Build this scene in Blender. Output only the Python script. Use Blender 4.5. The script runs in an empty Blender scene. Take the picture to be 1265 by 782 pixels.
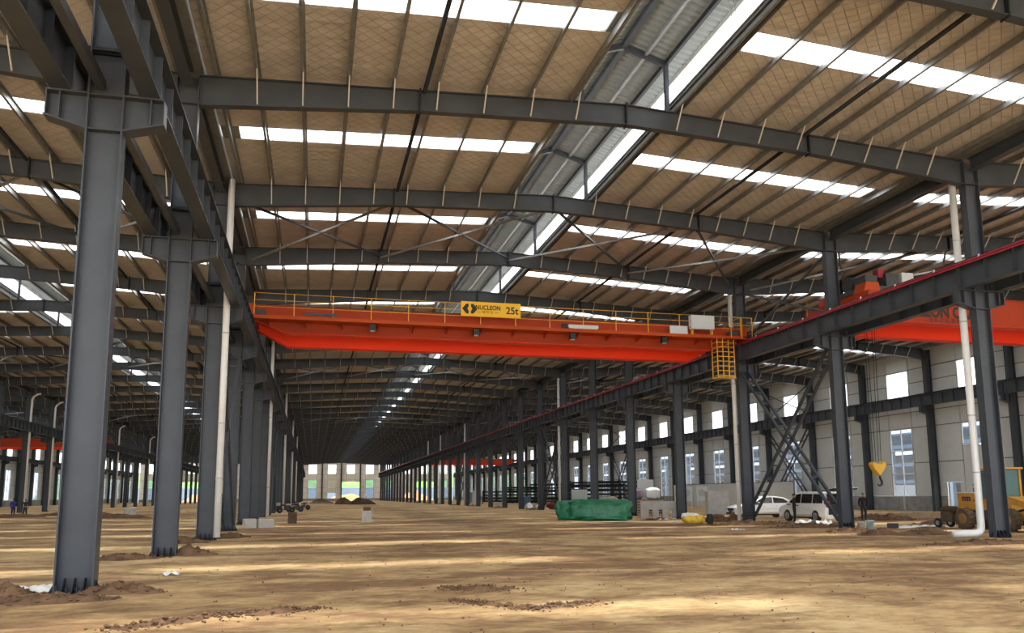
import bpy, bmesh, math, random
import numpy as np
from mathutils import Vector, Matrix, noise
random.seed(7)
scene = bpy.context.scene
C = scene.collection

# ------------------------------------------------------------------ camera
F, PIT, YAW, ROLL, H = 984.4279, .1378, -.243, -.0067, 1.6689
CX, CY = 632.5, 475.3887
cam_d = bpy.data.cameras.new('camera'); cam = bpy.data.objects.new('camera', cam_d); C.objects.link(cam)
cam_d.sensor_fit = 'HORIZONTAL'; cam_d.sensor_width = 36.0
cam_d.lens = F / 1265 * 36.0
cam_d.shift_y = (CY - 391.0) / 1265
cam_d.clip_end = 2000
cam.matrix_world = (Matrix.Translation((0, 0, H)) @ Matrix.Rotation(YAW, 4, 'Z') @
                    Matrix.Rotation(math.pi / 2 + PIT, 4, 'X') @ Matrix.Rotation(ROLL, 4, 'Z'))
scene.camera = cam

# ------------------------------------------------------------------ sky, sun, exposure
world = bpy.data.worlds.new('overcast_sky'); scene.world = world; world.use_nodes = True
bg = world.node_tree.nodes['Background']
bg.inputs['Color'].default_value = (0.93, 0.97, 1.0, 1)
bg.inputs['Strength'].default_value = 1.0
sun_d = bpy.data.lights.new('hazy_sun', 'SUN'); sun_d.energy = 5.0; sun_d.angle = math.radians(5.5)
sun_d.color = (1.0, 0.95, 0.86)
sun = bpy.data.objects.new('hazy_sun', sun_d); C.objects.link(sun)
sun.rotation_euler = (0, math.radians(3), 0)
vs = scene.view_settings
vs.view_transform = 'Standard'; vs.look = 'None'; vs.gamma = 1.0; vs.use_curve_mapping = False
vs.exposure = 2.0
scene.cycles.max_bounces = 8; scene.cycles.diffuse_bounces = 5; scene.cycles.transparent_max_bounces = 12

# ------------------------------------------------------------------ layout
S, W, Y0 = 9.0, 29.355, 16.2774
XL, XR = -4.143, 25.212
XLL, XLW, XRW = XL - W, XL - 2 * W, XR + W
KA, KB = -2, 34
Yk = lambda k: Y0 + S * k
HALLS = [('middle', XL + W / 2), ('left', XL - W / 2), ('right', XR + W / 2), ('outer', XLL - W / 2)]
HALL_IS = {'middle': 'hall of the big crane', 'left': 'hall with two workers', 'right': 'hall with the cars', 'outer': 'hall beyond the workers'}
ZTOP = lambda d: 15.55 - .0486 * d            # rafter top
ROOF = lambda d: ZTOP(d) + .26                # underside of the roof lining
def ZBOT(d):
    pts = [(0, 14.78), (7.4, 14.45), (14.7, 13.82)]
    for (a, za), (b, zb) in zip(pts, pts[1:]):
        if d <= b: return za + (zb - za) * (d - a) / (b - a)
    return pts[-1][1]
PURL = [1.92, 3.57, 5.23, 6.85, 8.3, 9.76, 11.2, 12.6, 13.85]
DOPEN = 2.05

def ray(u, v):
    a = (u - CX) / F; b = (v - CY) / F
    cr, sr = math.cos(ROLL), math.sin(ROLL)
    a, b = cr * a + sr * b, -sr * a + cr * b
    cp, sp = math.cos(PIT), math.sin(PIT)
    yy = cp + sp * b; z = sp - cp * b
    c, s = math.cos(YAW), math.sin(YAW)
    return Vector((c * a - s * yy, s * a + c * yy, z))
def G(u, v, z=0.0):
    r = ray(u, v); t = (z - H) / r.z
    return Vector((r.x * t, r.y * t, z))

# ------------------------------------------------------------------ materials
MATS = {}
def mat(name, col, rough=.6, metal=0.0, var=0.0, vscale=3.0, col2=None, bump=0.0, bscale=20.0, spec=None):
    if name in MATS: return MATS[name]
    m = bpy.data.materials.new(name); m.use_nodes = True
    nt = m.node_tree; b = nt.nodes['Principled BSDF']
    b.inputs['Base Color'].default_value = (*col, 1)
    b.inputs['Roughness'].default_value = rough; b.inputs['Metallic'].default_value = metal
    if spec is not None: b.inputs['Specular IOR Level'].default_value = spec
    if var or col2 or bump:
        tc = nt.nodes.new('ShaderNodeTexCoord')
    if var or col2:
        n = nt.nodes.new('ShaderNodeTexNoise'); n.inputs['Scale'].default_value = vscale
        n.inputs['Detail'].default_value = 6
        nt.links.new(tc.outputs['Object'], n.inputs['Vector'])
        r = nt.nodes.new('ShaderNodeValToRGB')
        r.color_ramp.elements[0].position = .32; r.color_ramp.elements[1].position = .68
        c2 = col2 or tuple(min(1, c * (1 + var)) for c in col)
        c1 = col if col2 else tuple(c * (1 - var) for c in col)
        r.color_ramp.elements[0].color = (*c1, 1); r.color_ramp.elements[1].color = (*c2, 1)
        nt.links.new(n.outputs['Fac'], r.inputs['Fac']); nt.links.new(r.outputs['Color'], b.inputs['Base Color'])
    if bump:
        n2 = nt.nodes.new('ShaderNodeTexNoise'); n2.inputs['Scale'].default_value = bscale; n2.inputs['Detail'].default_value = 5
        nt.links.new(tc.outputs['Object'], n2.inputs['Vector'])
        bp = nt.nodes.new('ShaderNodeBump'); bp.inputs['Strength'].default_value = bump; bp.inputs['Distance'].default_value = .05
        nt.links.new(n2.outputs['Fac'], bp.inputs['Height']); nt.links.new(bp.outputs['Normal'], b.inputs['Normal'])
    MATS[name] = m; return m

mat('steel', (.046, .054, .067), .42, 0, var=.14, vscale=1.2, spec=.33)
mat('steel_dark', (.018, .021, .027), .55, 0, var=.12, vscale=1.5, spec=.2)
mat('galvanised', (.25, .26, .26), .42, .45, var=.18, vscale=4)
mat('vent_sheet', (.24, .28, .29), .5, .2)
mat('pale_bar', (.45, .43, .39), .6)
mat('white_pvc', (.74, .75, .74), .4, 0, var=.05, vscale=1.5)
mat('pvc_ring', (.42, .43, .43), .6)
mat('panel', (.56, .59, .59), .5, 0, var=.04, vscale=.7)
mat('panel_far', (.84, .80, .74), .55, 0, var=.04, vscale=.6)
mat('girt', (.10, .12, .13), .5)
mat('render_grey', (.25, .26, .26), .85, 0, var=.22, vscale=1.4, bump=.3, bscale=6)
mat('concrete', (.44, .44, .42), .85, 0, var=.14, vscale=2.2, bump=.3, bscale=12)
mat('concrete_white', (.52, .50, .46), .85, 0, var=.10, vscale=3, bump=.2, bscale=14)
mat('orange_floor_lit', (.88, .040, .003), .5, 0, spec=.25)  # same crane paint brightened, with light off the floor put into the colour
mat('orange', (.36, .038, .005), .55, 0, spec=.25, var=.05, vscale=.8)  # crane paint darkened, with the shade on the front web put into the colour
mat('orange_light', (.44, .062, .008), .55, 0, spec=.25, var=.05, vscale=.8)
mat('yellow', (.72, .40, .03), .45)
mat('sign_yellow', (.86, .49, .012), .45)
mat('black', (.012, .012, .014), .5)
mat('black_print', (.018, .013, .012), .6)
mat('red_bar', (.30, .008, .022), .4)
mat('cabinet_grey', (.55, .58, .58), .5)
mat('dark_machine', (.045, .05, .055), .6, 0, var=.2, vscale=4)
mat('soil', (.085, .045, .022), .95, 0, col2=(.19, .105, .052), vscale=2.2, bump=1.0, bscale=9)
mat('soil_dark', (.060, .035, .022), .95, 0, col2=(.11, .062, .036), vscale=.7, bump=.8, bscale=3)
mat('tarp', (.006, .165, .080), .34, 0, var=.25, vscale=2.2, bump=1.0, bscale=3.2)
mat('plastic_white', (.78, .80, .80), .35, 0, var=.08, vscale=6, bump=.3, bscale=12)
mat('wood', (.30, .21, .12), .8, 0, var=.25, vscale=5)
mat('car_white', (.80, .80, .79), .22, 0, spec=.6)
mat('car_glass', (.012, .014, .017), .08, 0, spec=.8)
mat('tyre', (.022, .021, .020), .85, 0, var=.2, vscale=9)
mat('rim', (.42, .43, .44), .35, .7)
mat('tail_red', (.32, .012, .012), .4)
mat('lamp_glass', (.7, .74, .78), .15)
mat('plate_blue', (.02, .05, .30), .4)
mat('loader_yellow', (.50, .25, .03), .5, 0, var=.14, vscale=3)
mat('dusty_yellow', (.22, .13, .04), .8)
mat('mud', (.10, .068, .042), .95, 0, var=.25, vscale=7)
mat('loader_glass', (.06, .13, .11), .12, 0, spec=.7)
mat('decal_purple', (.05, .035, .10), .5)
mat('skin', (.42, .24, .16), .6)
mat('hair', (.012, .010, .010), .7)
mat('hair_grey', (.20, .19, .18), .7)
mat('cloth_black', (.012, .012, .014), .9)
mat('cloth_navy', (.016, .026, .06), .9)
mat('cloth_blue', (.02, .05, .24), .9)
mat('cloth_dark', (.022, .022, .026), .9)
mat('shoe', (.02, .018, .016), .7)
mat('eye', (.6, .6, .58), .3)
mat('scrap_red', (.16, .035, .03), .7, 0, var=.4, vscale=3)
mat('sack', (.45, .39, .32), .9, 0, var=.25, vscale=3, bump=.5, bscale=9)
mat('sack_purple', (.26, .20, .24), .8, 0, var=.3, vscale=8)
mat('yellow_sack', (.72, .47, .04), .6, 0, var=.15, vscale=5)
mat('blue_pail', (.45, .60, .72), .4, 0, var=.2, vscale=5)
mat('out_ground', (.46, .40, .32), .95, 0, var=.25, vscale=.08)
mat('out_green', (.05, .15, .02), .9, 0, var=.35, vscale=.3)
mat('out_blue', (.10, .16, .24), .6, 0, var=.1, vscale=.2)
mat('out_steel', (.13, .18, .25), .6, 0, var=.15, vscale=.3)
mat('out_wall', (.34, .35, .36), .8)
mat('out_orange', (.24, .095, .035), .9, 0, var=.2, vscale=.2)

def glass_mat(name, tint, transp, rough=.15):
    m = bpy.data.materials.new(name); m.use_nodes = True; nt = m.node_tree
    for n in list(nt.nodes):
        if n.type != 'OUTPUT_MATERIAL': nt.nodes.remove(n)
    out = [n for n in nt.nodes if n.type == 'OUTPUT_MATERIAL'][0]
    t = nt.nodes.new('ShaderNodeBsdfTransparent'); t.inputs['Color'].default_value = (*tint, 1)
    g = nt.nodes.new('ShaderNodeBsdfTranslucent'); g.inputs['Color'].default_value = (*tint, 1)
    gl = nt.nodes.new('ShaderNodeBsdfGlossy'); gl.inputs['Roughness'].default_value = rough
    mx = nt.nodes.new('ShaderNodeMixShader'); mx.inputs[0].default_value = 1 - transp
    nt.links.new(t.outputs[0], mx.inputs[1]); nt.links.new(g.outputs[0], mx.inputs[2])
    m2 = nt.nodes.new('ShaderNodeMixShader'); m2.inputs[0].default_value = .05
    nt.links.new(mx.outputs[0], m2.inputs[1]); nt.links.new(gl.outputs[0], m2.inputs[2])
    nt.links.new(m2.outputs[0], out.inputs[0])
    MATS[name] = m
glass_mat('skylight', (.97, .98, 1.0), .6)
glass_mat('window_clear', (.96, .98, 1.0), .85)
glass_mat('window_tint', (.58, .63, .70), .93)
glass_mat('wrap_film', (.75, .80, .80), .25)

# roof lining: silver faced quilt under a wire net
m = bpy.data.materials.new('roof_quilt'); m.use_nodes = True; nt = m.node_tree; b = nt.nodes['Principled BSDF']
tc = nt.nodes.new('ShaderNodeTexCoord')
def node(t, **kw):
    n = nt.nodes.new(t)
    for k, v in kw.items(): setattr(n, k, v)
    return n
mp = node('ShaderNodeMapping'); mp.inputs['Rotation'].default_value = (0, 0, math.radians(45)); mp.inputs['Scale'].default_value = (1.9, 1.9, 1.9)
nt.links.new(tc.outputs['Object'], mp.inputs['Vector'])
br = node('ShaderNodeTexBrick'); br.offset = 0; br.inputs['Scale'].default_value = 1.0
br.inputs['Brick Width'].default_value = .62; br.inputs['Row Height'].default_value = .62; br.inputs['Mortar Size'].default_value = .03
br.inputs['Mortar Smooth'].default_value = 1
nt.links.new(mp.outputs[0], br.inputs['Vector'])
nz = node('ShaderNodeTexNoise'); nz.inputs['Scale'].default_value = 2.2; nz.inputs['Detail'].default_value = 5
nt.links.new(tc.outputs['Object'], nz.inputs['Vector'])
mp2 = node('ShaderNodeMapping'); mp2.inputs['Scale'].default_value = (.12, 1.6, 1)
nt.links.new(tc.outputs['Object'], mp2.inputs['Vector'])
nz2 = node('ShaderNodeTexNoise'); nz2.inputs['Scale'].default_value = 1.5; nz2.inputs['Detail'].default_value = 4
nt.links.new(mp2.outputs[0], nz2.inputs['Vector'])
ad = node('ShaderNodeMath', operation='MULTIPLY_ADD'); ad.inputs[1].default_value = -.35
nt.links.new(br.outputs['Fac'], ad.inputs[0]); nt.links.new(nz2.outputs['Fac'], ad.inputs[2])
bp = node('ShaderNodeBump'); bp.inputs['Strength'].default_value = .8; bp.inputs['Distance'].default_value = .12
nt.links.new(ad.outputs[0], bp.inputs['Height']); nt.links.new(bp.outputs['Normal'], b.inputs['Normal'])
rp = node('ShaderNodeValToRGB')
rp.color_ramp.elements[0].position = .3; rp.color_ramp.elements[0].color = (.53, .505, .49, 1)
rp.color_ramp.elements[1].position = .75; rp.color_ramp.elements[1].color = (.66, .63, .615, 1)
nt.links.new(nz.outputs['Fac'], rp.inputs['Fac'])
mxq = node('ShaderNodeMixRGB', blend_type='MULTIPLY'); mxq.inputs['Color2'].default_value = (.93, .925, .92, 1)
nt.links.new(br.outputs['Fac'], mxq.inputs['Fac']); nt.links.new(rp.outputs['Color'], mxq.inputs['Color1'])
nt.links.new(mxq.outputs['Color'], b.inputs['Base Color'])
b.inputs['Roughness'].default_value = .48; b.inputs['Metallic'].default_value = .15
MATS['roof_quilt'] = m

# beaten earth floor
m = bpy.data.materials.new('dirt_floor'); m.use_nodes = True; nt = m.node_tree; b = nt.nodes['Principled BSDF']
tc = nt.nodes.new('ShaderNodeTexCoord')
def nzn(scale, detail, sc=(1, 1, 1), rot=0, rough=.55):
    q = node('ShaderNodeMapping'); q.inputs['Scale'].default_value = sc; q.inputs['Rotation'].default_value = (0, 0, rot)
    nt.links.new(tc.outputs['Object'], q.inputs['Vector'])
    n = node('ShaderNodeTexNoise'); n.inputs['Scale'].default_value = scale; n.inputs['Detail'].default_value = detail
    n.inputs['Roughness'].default_value = rough
    nt.links.new(q.outputs[0], n.inputs['Vector']); return n
n1 = nzn(.12, 8, (.7, 1.1, 1), .3, .62); n2 = nzn(.8, 9, (.75, 1.0, 1), -.4, .68); n3 = nzn(4.5, 9, (.7, 1.2, 1), .2, .72); n4 = nzn(.30, 9, (.6, 1.2, 1), .25, .74)
r1 = node('ShaderNodeValToRGB'); e = r1.color_ramp.elements
e[0].position = .43; e[0].color = (.215, .122, .056, 1); e[1].position = .585; e[1].color = (.63, .46, .235, 1)
x = r1.color_ramp.elements.new(.50); x.color = (.455, .300, .140, 1)
a1 = node('ShaderNodeMath', operation='MULTIPLY_ADD'); a1.inputs[1].default_value = .45
nt.links.new(n2.outputs['Fac'], a1.inputs[0])
a2 = node('ShaderNodeMath', operation='MULTIPLY'); a2.inputs[1].default_value = .55
nt.links.new(n1.outputs['Fac'], a2.inputs[0]); nt.links.new(a2.outputs[0], a1.inputs[2])
nt.links.new(a1.outputs[0], r1.inputs['Fac'])
r2 = node('ShaderNodeValToRGB'); e = r2.color_ramp.elements
e[0].position = .50; e[0].color = (0, 0, 0, 1); e[1].position = .585; e[1].color = (1, 1, 1, 1)
nt.links.new(n4.outputs['Fac'], r2.inputs['Fac'])
mx = node('ShaderNodeMixRGB'); mx.inputs['Color2'].default_value = (.215, .118, .052, 1)
mm = node('ShaderNodeMath', operation='MULTIPLY'); mm.inputs[1].default_value = .85
nt.links.new(r2.outputs['Color'], mm.inputs[0]); nt.links.new(mm.outputs[0], mx.inputs['Fac']); nt.links.new(r1.outputs['Color'], mx.inputs['Color1'])
mx2 = node('ShaderNodeMixRGB', blend_type='OVERLAY'); mx2.inputs['Fac'].default_value = .75
nt.links.new(mx.outputs['Color'], mx2.inputs['Color1']); nt.links.new(n3.outputs['Fac'], mx2.inputs['Color2'])
nt.links.new(mx2.outputs['Color'], b.inputs['Base Color'])
bp = node('ShaderNodeBump'); bp.inputs['Strength'].default_value = .8; bp.inputs['Distance'].default_value = .14
ad = node('ShaderNodeMath', operation='MULTIPLY_ADD'); ad.inputs[1].default_value = .35
nt.links.new(n3.outputs['Fac'], ad.inputs[0]); nt.links.new(n2.outputs['Fac'], ad.inputs[2])
nt.links.new(ad.outputs[0], bp.inputs['Height']); nt.links.new(bp.outputs['Normal'], b.inputs['Normal'])
b.inputs['Roughness'].default_value = .8; b.inputs['Specular IOR Level'].default_value = .3
MATS['dirt_floor'] = m

# ------------------------------------------------------------------ mesh helpers
class MB:
    def __init__(s): s.v = []; s.f = []; s.m = []
    def add(s, vs, fs, mi=0):
        o = len(s.v); s.v += [tuple(p) for p in vs]; s.f += [tuple(i + o for i in f) for f in fs]; s.m += [mi] * len(fs); return s
    def box(s, lo, hi, mi=0):
        (a, b, c), (d, e, f) = lo, hi
        return s.add([(a, b, c), (d, b, c), (d, e, c), (a, e, c), (a, b, f), (d, b, f), (d, e, f), (a, e, f)],
                     [(0, 3, 2, 1), (4, 5, 6, 7), (0, 1, 5, 4), (1, 2, 6, 5), (2, 3, 7, 6), (3, 0, 4, 7)], mi)
    def cbox(s, c, d, mi=0):
        return s.box([c[i] - d[i] / 2 for i in range(3)], [c[i] + d[i] / 2 for i in range(3)], mi)
    def beam(s, p, q, w, h, up=(0, 0, 1), mi=0):
        p, q = Vector(p), Vector(q); d = (q - p).normalized(); u = Vector(up)
        if abs(d.dot(u)) > .99: u = Vector((0, 1, 0))
        sd = d.cross(u).normalized() * w / 2; uu = sd.cross(d).normalized() * h / 2
        return s.add([p - sd - uu, p + sd - uu, p + sd + uu, p - sd + uu, q - sd - uu, q + sd - uu, q + sd + uu, q - sd + uu],
                     [(0, 1, 2, 3), (7, 6, 5, 4), (0, 4, 5, 1), (1, 5, 6, 2), (2, 6, 7, 3), (3, 7, 4, 0)], mi)
    def prism(s, poly, ax, a, b, mi=0):
        n = len(poly)
        def P(p, t): return {'y': (p[0], t, p[1]), 'x': (t, p[0], p[1]), 'z': (p[0], p[1], t)}[ax]
        fs = [tuple(range(n)), tuple(range(2 * n - 1, n - 1, -1))] + [(i, i + n, (i + 1) % n + n, (i + 1) % n) for i in range(n)]
        return s.add([P(p, a) for p in poly] + [P(p, b) for p in poly], fs, mi)
    def tube(s, pts, r, n=10, mi=0, cap=True):
        pts = [Vector(p) for p in pts]; rr = r if isinstance(r, (list, tuple)) else [r] * len(pts)
        vs, fs = [], []; prev = None
        for i, p in enumerate(pts):
            d = (pts[min(i + 1, len(pts) - 1)] - pts[max(i - 1, 0)]).normalized()
            ref = prev if prev is not None else (Vector((0, 0, 1)) if abs(d.z) < .9 else Vector((1, 0, 0)))
            a = (ref - d * ref.dot(d)).normalized(); bb = d.cross(a); prev = a
            vs += [p + (a * math.cos(t) + bb * math.sin(t)) * rr[i] for t in [2 * math.pi * k / n for k in range(n)]]
        for i in range(len(pts) - 1):
            for k in range(n):
                fs.append((i * n + k, i * n + (k + 1) % n, (i + 1) * n + (k + 1) % n, (i + 1) * n + k))
        if cap: fs += [tuple(range(n - 1, -1, -1)), tuple(range((len(pts) - 1) * n, len(pts) * n))]
        return s.add(vs, fs, mi)
    def lathe(s, prof, c=(0, 0, 0), ax='z', n=16, mi=0):
        vs, fs = [], []
        for r, h in prof:
            for k in range(n):
                t = 2 * math.pi * k / n; a, b2 = r * math.cos(t), r * math.sin(t)
                p = {'z': (a, b2, h), 'x': (h, a, b2), 'y': (a, h, b2)}[ax]
                vs.append((p[0] + c[0], p[1] + c[1], p[2] + c[2]))
        for i in range(len(prof) - 1):
            for k in range(n): fs.append((i * n + k, i * n + (k + 1) % n, (i + 1) * n + (k + 1) % n, (i + 1) * n + k))
        fs += [tuple(range(n - 1, -1, -1)), tuple(range((len(prof) - 1) * n, len(prof) * n))]
        return s.add(vs, fs, mi)
    def mesh(s, name, mats, smooth=False):
        me = bpy.data.meshes.new(name); me.from_pydata(s.v, [], s.f)
        for x in (mats if isinstance(mats, (list, tuple)) else [mats]): me.materials.append(MATS[x])
        me.polygons.foreach_set('material_index', s.m)
        if smooth: me.polygons.foreach_set('use_smooth', [True] * len(s.f))
        me.update(); return me
    def build(s, name, mats, parent=None, loc=(0, 0, 0), rz=0, smooth=False):
        return inst(s.mesh(name, mats, smooth), name, parent, loc, rz)
def inst(me, name, parent=None, loc=(0, 0, 0), rz=0):
    o = bpy.data.objects.new(name, me); C.objects.link(o); o.location = loc; o.rotation_euler = (0, 0, rz)
    if parent is not None: o.parent = parent
    return o
def tag(o, label, cat, group=None, kind=None):
    o['label'] = label; o['category'] = cat
    if group: o['group'] = group
    if kind: o['kind'] = kind
    return o
def thing(name, label, cat, loc=(0, 0, 0), rz=0, group=None):
    o = bpy.data.objects.new(name, None); C.objects.link(o); o.location = loc; o.rotation_euler = (0, 0, rz); o.empty_display_size = .3
    return tag(o, label, cat, group)
def struct(o): o['kind'] = 'structure'; return o
def stuff(o): o['kind'] = 'stuff'; return o
def bevel(o, w, seg=2):
    md = o.modifiers.new('bevel', 'BEVEL'); md.width = w; md.segments = seg; md.limit_method = 'ANGLE'; return o
def text_mesh(txt, size, ext=.006, bold=0.0):
    cu = bpy.data.curves.new('lettering', 'FONT'); cu.body = txt; cu.size = size; cu.extrude = ext; cu.offset = bold
    cu.align_x = 'CENTER'; cu.align_y = 'CENTER'
    o = bpy.data.objects.new('lettering', cu); C.objects.link(o)
    dg = bpy.context.evaluated_depsgraph_get(); me = bpy.data.meshes.new_from_object(o.evaluated_get(dg))
    bpy.data.objects.remove(o); return me

# ------------------------------------------------------------------ ground
def gnoise(x, y, z=0): return noise.noise((x, y, z))
RIDGES = []   # low windrows of loose soil: (p, q, width, height)
for (u0, v0, u1, v1, wd, ht) in [(130, 779, 262, 765, .20, .05), (262, 765, 400, 752, .16, .05), (545, 727, 640, 729, .22, .05), (640, 752, 735, 744, .16, .035), (560, 741, 650, 750, .15, .03)]:
    p, q = G(u0, v0), G(u1, v1); RIDGES.append((p, q, wd, ht))
def seg_d(x, y, p, q):
    dx, dy = q.x - p.x, q.y - p.y; t = max(0, min(1, ((x - p.x) * dx + (y - p.y) * dy) / (dx * dx + dy * dy)))
    return math.hypot(x - p.x - t * dx, y - p.y - t * dy)
def gz(x, y):
    z = .05 * gnoise(x * .16, y * .16) + .022 * gnoise(x * .7, y * .7, 3)
    if y < 40 and -14 < x < 30: z += .016 * gnoise(x * 2.3, y * 2.3, 7) + .007 * gnoise(x * 6, y * 6, 2)
    if y < 30:
        for p, q, wd, ht in RIDGES:
            d = seg_d(x, y, p, q)
            if d < 3 * wd: z += ht * math.exp(-(d / wd) ** 2) * (.6 + .9 * abs(gnoise(x * 3.1, y * 3.1, 1)))
    return z - .02
def axis(lo, hi, dense, step, coarse):
    a = [lo]
    while a[-1] < hi:
        t = a[-1]; st = step if dense[0] <= t <= dense[1] else min(coarse, step + .09 * min(abs(t - dense[0]), abs(t - dense[1])))
        a.append(t + max(st, step))
    return a
gx = axis(-66, 58, (-7, 12), .16, 2.2); gy = axis(-22, 324, (8, 19), .13, 4.0)
b = MB(); nx = len(gx)
b.v = [(x, y, gz(x, y)) for y in gy for x in gx]
b.f = [(j * nx + i, j * nx + i + 1, (j + 1) * nx + i + 1, (j + 1) * nx + i) for j in range(len(gy) - 1) for i in range(nx - 1)]
b.m = [0] * len(b.f)
struct(b.build('floor', 'dirt_floor', smooth=True))
o = MB().box((-400, -300, -.6), (500, 800, -.25)).build('outdoor_ground', 'out_ground'); struct(o)

# clods and pebbles lying on the earth
b = MB()
ico = [(0, 0, 1), (.9, 0, .3), (.28, .85, .35), (-.72, .53, .3), (-.72, -.53, .35), (.28, -.85, .3), (0, 0, -.6)]
icf = [(0, 1, 2), (0, 2, 3), (0, 3, 4), (0, 4, 5), (0, 5, 1), (6, 2, 1), (6, 3, 2), (6, 4, 3), (6, 5, 4), (6, 1, 5)]
def clod(x, y, r, z=None):
    z = gz(x, y) if z is None else z; sx, sy, sz = (random.uniform(.7, 1.3) for _ in range(3)); t = random.random() * 6.3
    b.add([(x + r * (sx * p[0] * math.cos(t) - sy * p[1] * math.sin(t)), y + r * (sx * p[0] * math.sin(t) + sy * p[1] * math.cos(t)), z + r * sz * p[2] * .7 + r * .2) for p in ico], icf)
for p, q, wd, ht in RIDGES:
    for _ in range(230):
        t = random.random(); x = p.x + (q.x - p.x) * t + random.gauss(0, wd * .8); y = p.y + (q.y - p.y) * t + random.gauss(0, wd * .8)
        clod(x, y, random.choice([.008, .012, .016, .02, .03]) * random.uniform(.7, 1.2))
for _ in range(900):
    d = random.uniform(8, 40); a = random.uniform(-.42, .62); x, y = d * math.sin(a + .24), d * math.cos(a + .24)
    clod(x, y, random.uniform(.008, .028))
CL = b

MOUNDS = []
def mound(name, label, cx, cy, rx, ry, h, m='soil', ang=0, seed=0, n=26, group=None, lump=.5, cat='dirt mound'):
    b = MB(); R = n // 2; MOUNDS.append((cx, cy, rx, ry, h, ang, m))
    for j in range(R + 1):
        r = j / R
        for i in range(n):
            t = 2 * math.pi * i / n; lx, ly = r * math.cos(t), r * math.sin(t)
            k = 1 + .28 * gnoise(math.cos(t) * 1.4 + seed, math.sin(t) * 1.4, seed)
            x0, y0 = lx * rx * k, ly * ry * k
            x = x0 * math.cos(ang) - y0 * math.sin(ang); y = x0 * math.sin(ang) + y0 * math.cos(ang)
            z = h * (1 - r ** 1.5) * (1 + lump * gnoise((cx + x) * 1.2 / max(.4, min(rx, ry)), (cy + y) * 1.2 / max(.4, min(rx, ry)), seed)
                + .5 * lump * gnoise((cx + x) * 3.5 / max(.3, min(rx, ry)), (cy + y) * 3.5 / max(.3, min(rx, ry)), seed + 4) + .35 * lump * gnoise((cx + x) * 9 / max(.3, min(rx, ry)), (cy + y) * 9 / max(.3, min(rx, ry)), seed + 8))
            b.v.append((x, y, z + gz(cx + x, cy + y) - .035 * (1 if r > .9 else .2)))
    b.f = [(j * n + i, j * n + (i + 1) % n, (j + 1) * n + (i + 1) % n, (j + 1) * n + i) for j in range(R) for i in range(n)]
    b.m = [0] * len(b.f)
    return tag(b.build(name, m, loc=(cx, cy, 0), smooth=True), label, cat, group)

# ------------------------------------------------------------------ steel columns
D, B, T = .66, .34, .03
def h_shaft(z0, z1):
    b = MB(); b.box((-.012, -B / 2, z0), (.012, B / 2, z0 + .001)); b = MB()
    b.box((-D / 2 + T, -.012, z0), (D / 2 - T, .012, z1))
    b.box((-D / 2, -B / 2, z0), (-D / 2 + T, B / 2, z1)); b.box((D / 2 - T, -B / 2, z0), (D / 2, B / 2, z1))
    return b
ME_SHAFT = h_shaft(-.06, 14.75).mesh('shaft', 'steel')
def corbel(sg):
    b = MB(); x0, x1 = sg * D / 2, sg * 1.06
    pl = [(x0, 8.77), (x1, 8.98), (x1, 9.47), (x0, 9.47)]
    if sg < 0: pl = pl[::-1]
    b.prism(pl, 'y', -.012, .012)
    lo, hi = min(x0, x1), max(x0, x1)
    b.box((lo, -.18, 9.47), (hi, .18, 9.50))
    b.beam((x0, 0, 8.77), (x1 + sg * .02, 0, 8.98), .36, .03)
    b.beam((x1 - sg * .005, 0, 8.97), (x1 - sg * .005, 0, 9.48), .30, .025, (1, 0, 0))
    xs = sg * .82
    b.box((xs - .012, -.15, 8.95), (xs + .012, .15, 9.47))
    return b.mesh('crane_bracket', 'steel')
ME_CORB = {1: corbel(1), -1: corbel(-1)}
b = MB()
for z in (8.77, 9.48, 10.42): b.box((-D / 2 + T, -B / 2 + .01, z - .012), (D / 2 - T, B / 2 - .01, z + .012))
b.box((-D / 2, -B / 2 - .004, 13.86), (D / 2, B / 2 + .004, 13.89))
ME_STIFF = b.mesh('stiffener_plate', 'steel')
b = MB().box((-.46, -.32, -.20), (.46, .32, -.05)); ME_BASE = b.mesh('base_plate', 'steel')
b = MB()
for x in (-.17, .0, .17): b.prism([(-.30, .03), (-.012, .03), (-.012, .30), (-.10, .30)], 'x', x - .01, x + .01); b.prism([(.012, .03), (.30, .03), (.10, .30), (.012, .30)], 'x', x - .01, x + .01)
for s2 in (-1, 1):
    b.prism([(s2 * .33, .03), (s2 * .45, .03), (s2 * .33, .26)] if s2 > 0 else [(-.33, .26), (-.45, .03), (-.33, .03)], 'y', -.01, .01)
ME_GUS = b.mesh('base_gusset', 'steel_dark')
b = MB().lathe([(.022, 0), (.022, .10), (.036, .10), (.036, .13), (.015, .13), (.015, .19)], n=6); ME_BOLT = b.mesh('anchor_bolt', 'steel_dark')
b = MB().beam((-.575, -.02, 10.44), (.575, -.02, 10.44), .10, .14); ME_TIE = b.mesh('girder_tie_plate', 'steel_dark')

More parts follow.
